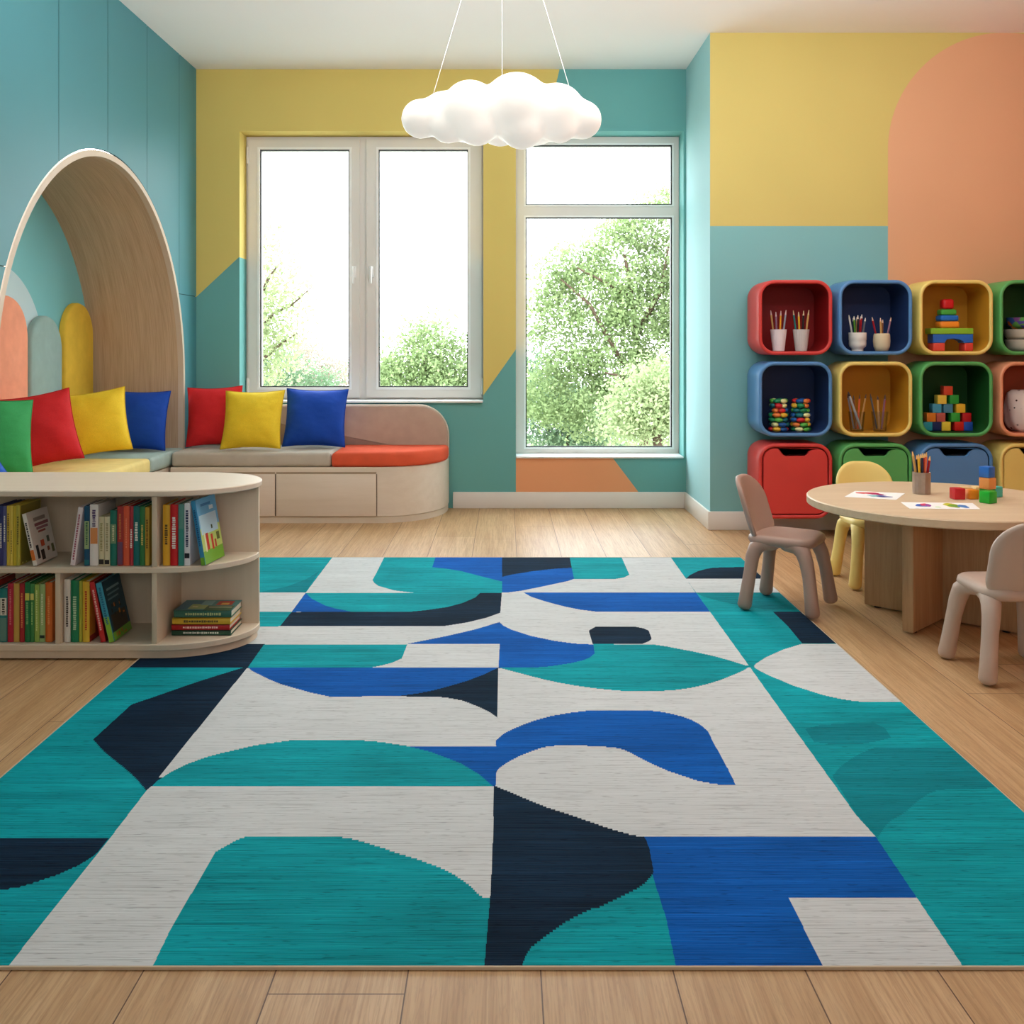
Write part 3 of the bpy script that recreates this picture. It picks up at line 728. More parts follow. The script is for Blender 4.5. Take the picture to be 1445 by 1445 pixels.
book(177, 198, 302, (238, 230, 218), 'white picture book with orange and dark figures leaning on yellow spines', lean=-12.5, title=((60, 60, 60), .35, .8, .4), bands=[(.1, .3, (222, 120, 50))], yoff=-.006,
     pict=[(.0, 1, 0, 1, (232, 224, 214)), (.25, .8, .80, .87, (150, 140, 130)), (.25, .9, .70, .76, (150, 90, 100)), (.3, .85, .63, .68, (160, 110, 120)), (.35, .7, .57, .61, (160, 80, 70)), (.1, .22, .1, .36, (38, 34, 36)), (.28, .44, .05, .24, (50, 38, 34)), (.35, .52, .3, .42, (216, 92, 50)), (.66, .78, .34, .46, (90, 100, 80)), (.8, .92, .12, .28, (110, 110, 70)), (.6, .7, .18, .26, (150, 90, 60))])
book(360, 385, 272, (236, 226, 228), 'white book with small pink lettering leaning over on the upper shelf', lean=8, title=((170, 90, 110), .1, .85, .35))
book(432, 459, 268, (28, 84, 118), 'dark blue book with a pale green panel on its spine', bands=[(.28, .75, (160, 182, 130)), (.02, .1, (40, 120, 130))], title=((70, 110, 80), .35, .7, .4))
book(461, 503, 260, (240, 234, 228), 'thick white book with an orange picture on its spine', bands=[(.36, .62, (226, 150, 90))], title=((90, 70, 110), .64, .92, .4))
book(506, 533, 322, (218, 208, 168), 'short cream book beside the thick white spine', title=((170, 160, 110), .3, .85, .4), bands=[(.03, .13, (50, 44, 40))])
book(535, 562, 322, (222, 213, 178), 'short cream book beside the teal and grey-green spine', title=((170, 160, 120), .3, .85, .4), bands=[(.03, .12, (44, 40, 38))])
book(564, 597, 289, (34, 118, 100), 'teal book with a grey-green panel on its spine', bands=[(.40, .75, (118, 150, 112))], title=((210, 210, 170), .45, .72, .3))
book(600, 630, 270, (176, 58, 54), 'book with a brick red and plum spine on the upper shelf', bands=[(.02, .4, (112, 76, 104))], title=((200, 120, 70), .45, .85, .35))
book(632, 661, 268, (226, 96, 62), 'bright orange-red book on the upper shelf', title=((244, 140, 100), .3, .8, .25))
book(663, 681, 268, (182, 48, 58), 'thin crimson book beside the orange-red spine', title=(WH, .3, .6, .5))
book(683, 713, 268, (22, 112, 112), 'teal book with white title lettering on the upper shelf', title=(WH, .42, .74, .5))
book(715, 740, 270, (52, 126, 70), 'green book beside the teal one on the upper shelf', title=(GD, .35, .7, .4))
book(742, 763, 275, (198, 158, 52), 'ochre book against the upper divider', title=((120, 84, 30), .3, .8, .4))
book(832, 868, 262, (232, 176, 46), 'amber yellow book standing first in the rounded end bay', title=((96, 70, 30), .35, .68, .45))
book(870, 908, 260, (206, 30, 34), 'scarlet book with white lettering in the rounded end bay', title=(WH, .28, .78, .5))
book(911, 940, 258, (92, 150, 140), 'grey teal book between the scarlet and white spines', bands=[(.0, .6, (60, 142, 130))])
book(942, 970, 254, (232, 234, 238), 'white book with dark blue title in the rounded end bay', title=((40, 48, 84), .3, .9, .5), bands=[(.12, .2, (30, 30, 40))])
book(1028, 1052, 240, (60, 150, 196), 'sky blue picture book with red figures leaning in the end bay', lean=-10, yaw=-8, title=((30, 90, 140), .3, .85, .4), bands=[(0, .12, (120, 180, 50))],
     pict=[(0, 1, 0, 1, (110, 184, 226)), (0, 1, .18, .55, (196, 222, 120)), (.05, .9, .45, .75, (190, 226, 240)), (0, 1, 0, .2, (122, 186, 54)), (.22, .34, .2, .46, (206, 44, 34)), (.46, .56, .18, .42, (214, 60, 40)), (.62, .7, .2, .32, (190, 50, 40)), (.14, .2, .18, .48, (240, 236, 200)), (.75, .9, .3, .42, (90, 110, 40)), (.6, .8, .8, .86, (230, 244, 250)), (.2, .7, .88, .92, (60, 130, 190)), (.55, .62, .5, .56, (60, 90, 60))])
# lower shelf
book(-60, -32, 660, (176, 60, 50), 'brick red book at the very edge of the lower shelf', 0)
book(-30, 1, 690, (60, 110, 100), 'grey green book next to the white-panelled teal spine', 0, title=(CR, .3, .7, .3))
book(2, 40, 688, (40, 128, 124), 'teal book with a white panel on its spine on the lower shelf', 0, bands=[(.5, .82, (226, 220, 204)), (.02, .45, (98, 140, 128))], title=((60, 50, 44), .52, .8, .4))
book(42, 71, 664, (186, 36, 60), 'raspberry red book on the lower shelf', 0, title=((220, 120, 130), .3, .9, .3))
book(73, 101, 664, (198, 160, 78), 'tan book between two red spines on the lower shelf', 0)
book(103, 127, 664, (168, 38, 44), 'dark red book beside the tan spine', 0, title=((230, 150, 90), .25, .85, .35))
book(130, 155, 658, (30, 122, 70), 'dark green book with a small yellow square on its spine', 0, bands=[(.70, .82, (214, 212, 96))], title=((130, 190, 120), .3, .65, .4))
book(157, 177, 664, (64, 140, 74), 'mid green book with a pale yellow square on its spine', 0, bands=[(.72, .83, (226, 220, 120))], title=((170, 210, 130), .3, .65, .3))
book(179, 203, 668, (156, 186, 88), 'lime green book on the lower shelf', 0, title=((210, 224, 150), .2, .9, .3))
book(205, 232, 668, (160, 190, 124), 'pale green book with a dark square near its foot', 0, title=((220, 230, 190), .3, .8, .3), bands=[(.07, .12, (40, 50, 40))])
book(235, 269, 658, (216, 112, 44), 'orange book against the lower divider', 0, title=((240, 160, 90), .3, .75, .3))
book(330, 361, 643, (226, 222, 212), 'white book with dark lettering standing first in the lower middle bay', 0, title=((70, 64, 60), .25, .72, .35))
book(364, 404, 648, (26, 132, 88), 'emerald green book in the lower middle bay', 0, title=((180, 214, 180), .2, .75, .45))
book(406, 421, 652, (176, 180, 60), 'thin olive book beside the emerald spine', 0)
book(424, 459, 654, (230, 192, 60), 'yellow book with red splashes in the lower middle bay', 0, title=((190, 70, 40), .2, .85, .3), pict=[(0, 1, 0, 1, (170, 44, 34)), (.0, .3, .1, .9, (222, 150, 50))])
book(519, 545, 652, (200, 44, 44), 'red book with pale lettering leaning in the lower middle bay', 0, lean=-11, title=((240, 190, 180), .2, .85, .4), yoff=-.004, pict=[(0, 1, 0, 1, (120, 24, 26))])
book(562, 592, 655, (64, 158, 184), 'dark night-scene picture book with a blue spine leaning on the red one', 0, lean=-13, title=((40, 110, 140), .3, .9, .4), bands=[(0, .42, (140, 190, 60))], yoff=-.006,
     pict=[(0, 1, 0, 1, (34, 72, 88)), (0, 1, 0, .14, (120, 180, 56)), (.1, .9, .14, .42, (70, 56, 40)), (.15, .85, .82, .86, (130, 160, 170)), (.15, .8, .74, .77, (110, 140, 150)), (.12, .7, .66, .69, (110, 140, 150))] + blobs(.5, .26, .32, (206, 120, 40), 9, 5) + blobs(.5, .38, .3, (40, 40, 36), 7, 6))
# flat stack in the rounded end
def flat_book(z, t, x0, x1, y0, d, col, label, tc, pict=None, rz=0):
    w_ = x1 - x0
    o = thing('book', label, 'book', (x0, y0, z), (0, 0, R(rz)), 'books lying in a stack in the rounded end')
    cm = mat('book_cover', col, .42, .4, .04, 10); b = .0022; m = MB()
    m.box((w_ / 2, d / 2, b / 2), (w_, d, b), .0007); m.box((w_ / 2, d / 2, t - b / 2), (w_, d, b), .0007); m.box((w_ / 2, .0015, t / 2), (w_, .003, t), .0007)
    cov = m.build('cover', cm, o)
    m = MB(); m.box((w_ / 2, d / 2, t / 2), (w_ - .008, d - .006, t - 2 * b)); m.build('pages', page_m, o)
    if tc:
        m = MB(); x = w_ * .2; rs = random.Random(int(z * 1e4))
        while x < w_ * .78:
            l = rs.uniform(.003, .008); m.box((x + l / 2, -.0004, t / 2), (l, .0012, t * rs.uniform(.25, .4))); x += l + rs.uniform(.0015, .003)
        m.build('spine_lettering', mat('book_print', tc, .5), cov)
    if pict:
        m = MB()
        for k_, (u0, u1, v0, v1, pc) in enumerate(pict):
            zz = t + .0004 + .00003 * k_
            m.poly([(w_ * u0, d * v0, zz), (w_ * u1, d * v0, zz), (w_ * u1, d * v1, zz), (w_ * u0, d * v1, zz)], mat('book_print', pc, .4))
        m.build('cover_picture', None, cov, smooth=False)
z = ZS0 + .0008
flat_book(z, .0175, -1.132, -.930, 3.372, .145, (44, 82, 60), 'dark green book at the bottom of the lying stack', (220, 226, 210)); z += .0182
flat_book(z, .0182, -1.132, -.934, 3.371, .145, (176, 34, 36), 'red book second from the bottom of the lying stack', (240, 200, 190)); z += .0189
flat_book(z, .0210, -1.130, -.932, 3.372, .145, (214, 176, 50), 'yellow book under the top book of the lying stack', (90, 74, 40)); z += .0217
flat_book(z, .0240, -1.126, -.930, 3.378, .138, (58, 108, 92), 'picture book with blue and green cover on top of the lying stack', (190, 200, 140),
          [(0, 1, 0, 1, (76, 140, 138)), (.0, .35, .1, .9, (60, 126, 150)), (.2, .5, .15, .6, (170, 188, 120)), (.35, .55, .5, .95, (130, 180, 180)), (.5, .98, .0, .45, (62, 96, 60)), (.62, .9, .5, .9, (190, 60, 46)), (.7, .84, .55, .72, (230, 190, 90)), (.55, .95, .28, .34, (220, 214, 180)), (.25, .34, .3, .4, (226, 222, 170))])

# ------------------------------------------------------------------ wall cubes
S, SH, DEP, YC = .396, .402, .300, YF - .300
def cube_shell(root, col):
    m = MB(); pm = plastic(col)
    f = lambda P, y: [(p[0], y, p[1]) for p in P]
    o = rrect(S, SH, .088, 9); e = DEP
    t = .0205
    loops = [f(inset(o, .045), e - .0005), f(inset(o, .02), e - .008), f(inset(o, .007), e - .025), f(inset(o, .001), e - .055), f(o, e - .09),
             f(o, .012), f(inset(o, .0025), .004), f(inset(o, .007), .0006), f(inset(o, t * .65), .0006), f(inset(o, t - .002), .003), f(inset(o, t), .009)]
    m.loft(loops, True, False); m.build('shell', pm, root, angle=50); lm = mat('cube_inside_shade', INSIDE_SHADE[col], .5, .3, .03)
    m = MB(); m.loft([f(inset(o, t), .009), f(inset(o, t), e - .04)], False, False); m.build('lining', lm, root, angle=50)  # inner faces of the shell, coloured as if in shade; no separate lining
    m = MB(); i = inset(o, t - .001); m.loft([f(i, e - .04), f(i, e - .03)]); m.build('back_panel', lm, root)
def drawer(root, col):
    f = lambda P, y: [(p[0], y, p[1]) for p in P]
    wI, hI = S - .041 - .010, SH - .041 - .010
    p = rrect(wI, hI, .062, 9)
    # cut the grip notch into the top edge (points run bl, br, tr, tl)
    top = hI / 2
    notch = [(.092, top), (.078, top - .006), (.062, top - .034), (.052, top - .041), (-.052, top - .041), (-.062, top - .034), (-.078, top - .006), (-.092, top)]
    P = p[:27] + notch + p[27:]
    m = MB(); m.loft([f(inset(P, .003), .004), f(P, .008), f(P, .022)]); d = m.build('drawer_front', plastic(tuple(min(255, int(c * 1.02)) for c in col)), root, angle=40)
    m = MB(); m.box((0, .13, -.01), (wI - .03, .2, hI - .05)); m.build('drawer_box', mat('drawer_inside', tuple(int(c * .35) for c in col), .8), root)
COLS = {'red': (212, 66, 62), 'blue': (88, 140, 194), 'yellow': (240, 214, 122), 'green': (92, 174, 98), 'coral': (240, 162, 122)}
INSIDE_SHADE = {COLS['red']: (142, 20, 22), COLS['blue']: (34, 56, 100), COLS['yellow']: (206, 148, 40), COLS['green']: (26, 82, 34), COLS['coral']: (186, 92, 62)}  # deeper copies of the shell colours: shade painted into the cube insides
cxs = [wx(px, YC) for px in (1123, 1236, 1350, 1463.5)]; czs = [wz(py, YC) for py in (448, 563.5, 679.3)]
proto = None
GRID = [['red', 'blue', 'yellow', 'green'], ['blue', 'yellow', 'green', 'coral'], ['red', 'green', 'blue', 'yellow']]
WHAT = [['holding two ribbed cups of pencils', 'holding two pots of pencils', 'holding a stacked block toy', 'holding stacked bowls'],
        ['holding piles of beaded rings', 'holding two glass jars of brushes', 'holding a pyramid of toy cubes', 'holding a spotted bag'],
        ['nearest the return wall', 'behind the pale yellow chair', 'behind the pencil cup on the table', 'at the shelf end']]
for r in range(3):
    for c in range(4):
        cn = GRID[r][c]
        lab = f'{cn} open wall cube {WHAT[r][c]}' if r < 2 else ['red closed drawer cube low on the wall next to the window corner', 'green closed drawer cube behind the pale yellow chair', 'blue closed drawer cube behind the pencil cup on the table', 'yellow closed drawer cube beside the blue drawer cube'][c]
        t_ = thing('storage_cube' if r < 2 else 'drawer_cube', lab, 'storage cube', (cxs[c], YC, czs[r]), group='wall mounted storage cubes')
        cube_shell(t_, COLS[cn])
        if r == 2: drawer(t_, COLS[cn])
def floor_of(r): return czs[r] - SH / 2 + .0207
# pencils
def pencil(loc, lean, az, L, col, tip, label, group, rad=.0038, name='pencil'):
    m = MB(); bm_ = plastic(col); tm = mat('pencil_tip', tip, .5)
    m.tube([(0, 0, 0), (0, 0, L * .88)], rad, 6, bm_)
    m.tube([(0, 0, L * .88), (0, 0, L)], [rad, rad * .35], 6, tm)
    o = m.build(name, None, loc=loc); o.rotation_euler = (R(lean) * math.cos(az), R(lean) * math.sin(az), 0)
    return tag(o, label, name, group)
PC = {'tan': (205, 160, 96), 'mauve': (150, 110, 130), 'orange': (232, 160, 44), 'grey': (104, 108, 112), 'teal': (36, 120, 116), 'navy': (30, 48, 76), 'yellow': (236, 182, 46), 'brown': (150, 96, 60), 'red': (196, 36, 40), 'green': (90, 150, 50), 'dark green': (28, 62, 54), 'white': (232, 230, 226), 'black': (34, 34, 38), 'crimson': (160, 24, 36), 'blue': (70, 120, 170), 'steel': (150, 160, 170), 'coral': (232, 110, 70)}
def fill_cup(cx, cy, z, r, L, names, where, group, tip=(222, 190, 150), spread=1.0, name='pencil', rad=.0050):
    n = len(names)
    for k_, nm in enumerate(names):
        u = -1 + 2 * k_ / max(n - 1, 1)
        ox = u * r * .50; oy = (-.35 if k_ % 2 else .35) * r
        ll = L * (1 - .10 * ((k_ * 7) % 5) / 4)
        o = pencil((cx + ox * .75, cy + oy * .7, z + .009), 0, 0, ll, PC[nm], tip, f'{nm} {name} standing in {where}', group, rad, name)
        o.rotation_euler = (R(-5 if k_ % 2 == 0 else 4), R(u * 6 * spread), 0)
def cup(name, label, cat, loc, prof, m_, rib=0, nrib=0, group=None, seg=48):
    root = thing(name, label, cat, loc, group=group)
    m = MB(); m.lathe(prof, seg, rib=rib, nrib=nrib); m.build('body', m_, root, angle=60)
    return root
ribbed = mat('white_ribbed_ceramic', (236, 226, 228), .5); ribbed2 = mat('grey_ribbed_ceramic', (206, 200, 196), .5)
YI = YC + .115
def cupx(px, y=YI): return wx(px, y)
fz = floor_of(0)
prof = [(.026, 0), (.0305, .001), (.043, .117), (.0405, .118), (.0385, .115), (.028, .006), (.003, .005)]
x1, x2 = cupx(1098.5, YC + .09), cupx(1130.5, YC + .09)
cup('pencil_cup', 'white ribbed cup of pencils in the red open cube', 'cup', (x1, YC + .09, fz), prof, ribbed, .018, 24, 'cups and pots in the cubes', 96)
cup('pencil_cup', 'grey-white ribbed cup of pencils in the red open cube', 'cup', (x2, YC + .09, fz), prof, ribbed2, .018, 24, 'cups and pots in the cubes', 96)
fill_cup(x1, YC + .09, fz, .034, .215, ['tan', 'mauve', 'brown', 'orange', 'grey', 'steel'], 'the white ribbed cup', 'pencils in the white ribbed cup', (216, 180, 176))
fill_cup(x2, YC + .09, fz, .034, .215, ['teal', 'yellow', 'navy', 'black', 'brown', 'tan'], 'the grey-white ribbed cup', 'pencils in the grey-white ribbed cup')
x1, x2 = cupx(1210, YC + .09), cupx(1244.2, YC + .09)
cup('pencil_jar', 'white ceramic jar with a stepped foot in the blue cube', 'jar', (x1, YC + .09, fz),
    [(.026, 0), (.030, .001), (.030, .014), (.044, .026), (.046, .04), (.0455, .06), (.047, .062), (.0465, .08), (.047, .100), (.0445, .101), (.042, .098), (.040, .03), (.003, .02)], mat('white_glaze', (238, 236, 228), .25), group='cups and pots in the cubes')
cup('pencil_pot', 'cream barrel-shaped pot in the blue cube', 'pot', (x2, YC + .09, fz),
    [(.028, 0), (.034, .003), (.042, .025), (.045, .055), (.043, .085), (.040, .095), (.0375, .096), (.036, .092), (.036, .02), (.003, .012)], mat('cream_stoneware', (222, 206, 170), .5), group='cups and pots in the cubes')
fill_cup(x1, YC + .09, fz + .02, .040, .17, ['white', 'green', 'dark green', 'black', 'tan', 'crimson', 'red', 'grey'], 'the white ceramic jar', 'pencils in the white ceramic jar', (240, 232, 220), 1.3)
fill_cup(x2, YC + .09, fz + .012, .034, .168, ['crimson', 'tan', 'brown', 'mauve'], 'the cream barrel pot', 'pencils in the cream barrel pot', (236, 200, 170), 1.8)
# stacking toy
def toy_block(loc, d, col, label, bevel=.006, name='toy_block', rot=0, group='blocks of the stacked toy'):
    m = MB(); m.box((0, 0, d[2] / 2), d, bevel, seg=3)
    o = m.build(name, plastic(col), loc=loc, angle=50); o.rotation_euler = (0, 0, R(rot)); return tag(o, label, 'toy block', group)
ty = YC + .10; q = ty / F
def tx(z): return wx(1245 + z / 7.225, ty)
ppm = ty / F / 7.225
z = fz + .0005
toy_block((tx(550), ty, z), (120 * ppm, .075, 83 * ppm), (228, 84, 68), 'red toy block under the blue arch, beside the cube side', group='red feet of the stacked toy')
toy_block((tx(853), ty, z), (88 * ppm, .075, 83 * ppm), (222, 70, 58), 'narrower red toy block under the blue arch', group='red feet of the stacked toy')
z += 83 * ppm + .0004
aw, ah = 405 * ppm, 88 * ppm
pts = [(-aw / 2, 0), (-aw / 2 + 118 * ppm, 0), (-aw / 2 + 124 * ppm, 14 * ppm), (-60 * ppm, 36 * ppm), (0, 42 * ppm), (60 * ppm, 36 * ppm), (aw / 2 - 96 * ppm, 14 * ppm), (aw / 2 - 90 * ppm, 0), (aw / 2, 0), (aw / 2, ah), (-aw / 2, ah)]
m = MB(); m.prism(pts, -.037, .037, 'y', bevel=.002); o = m.build('arch_block', plastic((38, 110, 206)), loc=(tx(692), ty, z)); tag(o, 'blue arch-shaped toy block across the two red feet', 'toy block', 'blocks of the stacked toy')
z += ah + .0004
toy_block((tx(680), ty, z), (430 * ppm, .080, 60 * ppm), (138, 196, 52), 'long lime green toy plank over the blue arch', .004); z += 60 * ppm + .0004
toy_block((tx(660), ty, z), (200 * ppm, .078, 70 * ppm), (242, 146, 40), 'orange toy block on the lime green plank', .012); z += 70 * ppm + .0004
toy_block((tx(660), ty, z), (186 * ppm, .074, 60 * ppm), (24, 112, 200), 'blue toy block in the tower under the green one', .010); z += 60 * ppm + .0004
toy_block((tx(657), ty, z), (156 * ppm, .066, 60 * ppm), (70, 168, 62), 'green toy block under the red top of the tower', .010); z += 60 * ppm + .0004
toy_block((tx(657), ty, z), (116 * ppm, .055, 104 * ppm), (210, 28, 34), 'red rounded toy block topping the tower', .014)
# bowls
by_ = YC + .130; bx = wx(1419, by_) + .118
def bowl(z, r, h, m_, label, flare=1.0):
    return cup('bowl', label, 'bowl', (bx, by_, z), [(r * .5 / flare, 0), (r * .82 / flare, .002), (r * .95, h * .35), (r, h), (r - .005, h + .001), (r - .009, h - .004), (r * .86, h * .4), (r * .7 / flare, .008), (.003, .007)], m_, group='bowls stacked in the green cube')
cream = mat('cream_bowl_glaze', (222, 210, 190), .45)
bowl(fz + .0005, .112, .062, cream, 'cream bowl at the bottom of the stack in the green cube')
bowl(fz + .064, .118, .054, cream, 'cream bowl in the middle of the stack in the green cube')
def rainbow():
    b = NB('rainbow_bowl_paint'); vo = b.n('ShaderNodeTexVoronoi'); b.link(b.obj(), vo.inputs['Vector']); vo.inputs['Scale'].default_value = 26
    hs = b.n('ShaderNodeHueSaturation'); hs.inputs['Saturation'].default_value = 1.5; b.link(vo.outputs['Color'], hs.inputs['Color'])
    h = b.ramp(b.xyz(vo.outputs['Color'])[0], [(.1, rgb((236, 120, 30))), (.3, rgb((240, 190, 40))), (.5, rgb((120, 60, 150))), (.7, rgb((30, 100, 170))), (.9, rgb((110, 180, 50)))])
    return b.set(h, .4)
bowl(fz + .120, .106, .062, rainbow(), 'rainbow painted bowl on top of the stack in the green cube', 1.25)
# beaded rings
BEAD = [(214, 40, 48), (240, 190, 60), (30, 140, 90), (240, 240, 170), (30, 90, 160), (240, 130, 60), (90, 180, 70), (20, 110, 120)]
BN = ['red', 'amber', 'green', 'cream', 'blue', 'orange', 'lime', 'teal']
ry_ = YC + .11; f1 = floor_of(1)
def bead_ring(loc, r, pal, label, rot):
    m = MB(); n = 6
    for k_ in range(n):
        a = 2 * PI * k_ / n
        t = bmesh.new(); bmesh.ops.create_uvsphere(t, u_segments=10, v_segments=7, radius=1)
        M = Matrix.Translation((r * .72 * math.cos(a), r * .72 * math.sin(a), .0125)) @ Matrix.Rotation(a, 4, 'Z') @ Matrix.Diagonal((r * .29, r * .44, .0125, 1))
        m.add(t, M, plastic(BEAD[pal[k_ % len(pal)]]))
    o = m.build('beaded_ring', None, loc=loc, angle=180); o.rotation_euler = (0, 0, rot); return tag(o, label, 'beaded ring', 'beaded rings piled in the blue cube')
for s_, (sx, nm) in enumerate(((1098.6, 'pile by the cube side'), (1129.5, 'other pile in the blue cube'))):
    for k_ in range(7):
        pal = [(k_ * 3 + s_ * 2 + j * j) % 8 for j in range(3)]
        off = (.004 * math.sin(k_ * 2.1 + s_), .003 * math.cos(k_ * 1.7))
        word = ['bottom', 'second', 'third', 'middle', 'fifth', 'sixth', 'top'][k_]
        bead_ring((wx(sx, ry_) + off[0], ry_ + off[1], f1 + .0006 + k_ * .0256), .055 if k_ < 4 else .05, pal,
                  f'{BN[pal[0]]} and {BN[pal[1]]} beaded ring, {word} of the {nm}', k_ * .7)
# glass jars
jar_glass = glass_mat('jar_glass', (.93, .95, .95, 1), .09)
jy = YC + .10
for px, lab, names in ((1209, 'glass jar holding a thick steel pen and brushes in the yellow cube', ['steel', 'brown', 'orange', 'coral', 'black', 'tan']), (1241.5, 'glass jar of grey and red brushes in the yellow cube', ['grey', 'tan', 'brown', 'mauve', 'red'])):
    x = wx(px, jy)
    root = cup('glass_jar', lab, 'jar', (x, jy, f1), [(.028, 0), (.034, .002), (.0445, .108), (.042, .108), (.032, .006), (.003, .006)], jar_glass, group='glass jars in the yellow cube')
    fill_cup(x, jy, f1 + .006, .034, .192, names, 'the glass jar with the steel pen' if px < 1220 else 'the glass jar with the red brush', 'brushes in the jar of the thick steel pen' if px < 1220 else 'brushes in the jar of the red brush', (90, 80, 72), 1.5, 'paintbrush')
x = wx(1209, jy)
o = pencil((x + .016, jy - .018, f1 + .016), 0, 0, .215, (178, 196, 206), (60, 64, 70), 'thick steel-blue pen leaning across the glass jar', 'thick pen in the glass jar', .0065, 'pen'); o.rotation_euler = (R(3), R(-20), 0)
# pyramid of cubes
py_ = YC + .125; pq = py_ / F / 7.225
def pxx(z): return wx(1245 + z / 7.225, py_)
cs = 90 * pq
PYR = [(0, 448, 'teal', (30, 160, 176)), (0, 540, 'navy', (20, 44, 96)), (0, 634, 'yellow', (240, 212, 66)), (0, 766, 'red', (216, 36, 28)), (0, 858, 'blue', (30, 82, 176)),
       (1, 482, 'orange', (236, 140, 44)), (1, 580, 'dusty rose', (196, 96, 84)), (1, 728, 'green', (48, 168, 62)), (1, 844, 'dark red', (190, 24, 32)),
       (2, 540, 'sky blue', (74, 170, 204)), (2, 655, 'steel blue', (70, 136, 166)), (2, 782, 'amber', (240, 190, 50)),
       (3, 592, 'pale yellow', (246, 214, 80)), (3, 716, 'green', (44, 164, 64)), (4, 655, 'orange-red', (220, 76, 48))]
RW = ['bottom row', 'second row', 'third row', 'fourth row', 'very top']
for (row, zx_, nm, col) in PYR:
    m = MB(); m.box((0, 0, cs / 2), (cs, cs, cs), .002)
    o = m.build('toy_cube', plastic(col), loc=(pxx(zx_), py_, f1 + .0040 + row * (cs + .0003))); tag(o, f'{nm} toy cube in the {RW[row]} of the pyramid in the green cube', 'toy cube', 'toy cubes of the pyramid')
# spotted bag
gy_ = YC + .13; gx_ = wx(1452, gy_)
bag = thing('cloth_bag', 'white cloth bag with dark speckles in the coral cube', 'bag', (gx_, gy_, f1 + .0006))
def spot_mat():
    b = NB('speckled_cloth'); vo = b.n('ShaderNodeTexVoronoi'); b.link(b.obj(), vo.inputs['Vector']); vo.inputs['Scale'].default_value = 38
    c = b.ramp(vo.outputs['Distance'], [(.20, rgb((70, 60, 58))), (.26, rgb((232, 222, 214)))])
    pick = b.ramp(b.xyz(vo.outputs['Color'])[0], [(.42, grey(0)), (.44, grey(1))])
    c = b.mix(pick, c, rgb((232, 222, 214)))
    b.bump(b.noise(b.obj(), 30, 3), .4, .01)
    return b.set(c, .9, 0, .1)
loops = []
for k_ in range(15):
    v = k_ / 14; z = v * .225
    rx = .122 * (.90 + .10 * math.sin(PI * v) ** .6) * (1 - .16 * max(0, 1 - v * 5)) * (1 if 0 < k_ < 14 else .86); ry2 = .085 * (.5 + .5 * math.sin(PI * (v * .8 + .15)) ** .7) * (1 if k_ < 14 else .6)
    loops.append([(rx * math.copysign(abs(math.cos(a)) ** .5, math.cos(a)) * (1 + .05 * math.sin(5 * a + v * 4)), ry2 * math.sin(a) * (1 + .06 * math.sin(4 * a + v * 6)), z) for a in [2 * PI * j / 40 for j in range(40)]])
m = MB(); m.loft(loops); m.build('body', spot_mat(), bag, angle=80)
m = MB(); m.tube([(-.09, -.03, .20), (-.04, -.06, .212), (.03, -.06, .214), (.09, -.03, .205)], .005, 8, round_end=True); m.build('drawstring', mat('cord', (206, 190, 170), .8), bag)

# ------------------------------------------------------------------ play table
TX, TY, TZ, TR = 1.652, 3.77, .456, .483
oak_t = wood('table_oak_top', (220, 196, 163), (206, 179, 144), 'x', .5, .45, .8)
oak_v = wood('table_oak_base', (196, 160, 120), (170, 132, 92), 'z', .6, .5, .9)
tb = thing('play_table', 'low round oak play table on a crossed panel base', 'table', (TX, TY, 0))
m = MB(); m.lathe([(TR - .006, TZ - .032), (TR, TZ - .028), (TR, TZ - .004), (TR - .004, TZ)], 96); m.build('tabletop', oak_t, tb, angle=40)
for a in (45, -45):
    m = MB(); m.box((0, 0, .2145), (.575, .042, .417), .006, rot=Euler((0, 0, R(a)))); bp = m.build('base_panel', oak_v, tb)
    for s_ in (-1, 1):
        m = MB(); m.lathe([(.014, 0), (.014, .0065)], 12, (s_ * .24 * math.cos(R(a)), s_ * .24 * math.sin(R(a)), 0)); m.build('glide_foot', mat('black_rubber', (30, 28, 28), .8), bp)
# paper sheets with painted blobs
def paper(px4, strokes, label):
    pts = []
    for (x, y) in px4:
        D = (H - TZ - .001) * F / (y - VY); pts.append(Vector((wx(x, D), D, 0)))
    c = sum(pts, Vector()) / 4
    root = thing('painted_sheet', label, 'drawing', (c.x, c.y, TZ + .0004), group='paintings on the table')
    m = MB(); P = [tuple(p - c) for p in pts]
    m.loft([[(p[0], p[1], 0) for p in P], [(p[0], p[1], .0008) for p in P]]); m.build('sheet', mat('paper', (244, 242, 238), .8, .1, .01), root)
    m = MB()
    for k_, (u, v, ru, rv, col) in enumerate(strokes):
        o = pts[0] - c; e1 = (pts[1] - pts[0] + pts[2] - pts[3]) / 2; e2 = (pts[3] - pts[0] + pts[2] - pts[1]) / 2
        m.poly([tuple(o + e1 * (u + ru * math.cos(a) * (1 + .2 * math.sin(3 * a + k_))) + e2 * (v + rv * math.sin(a) * (1 + .2 * math.cos(2 * a + k_))) + Vector((0, 0, .0010 + .00002 * k_))) for a in [2 * PI * j / 18 for j in range(18)]], mat('poster_paint', col, .5))
    m.build('paint', None, root, smooth=False)
paper([(1191.7, 701), (1207, 692.6), (1277, 696.2), (1264.6, 705.2)],
      [(.72, .35, .12, .22, (206, 36, 60)), (.68, .18, .10, .12, (214, 44, 50)), (.64, .5, .1, .14, (190, 40, 110)), (.35, .55, .12, .12, (120, 190, 190)), (.32, .72, .1, .14, (44, 60, 150)), (.5, .62, .06, .1, (90, 60, 150)), (.42, .42, .08, .08, (170, 210, 210))], 'white sheet with red and blue paint strokes on the table')
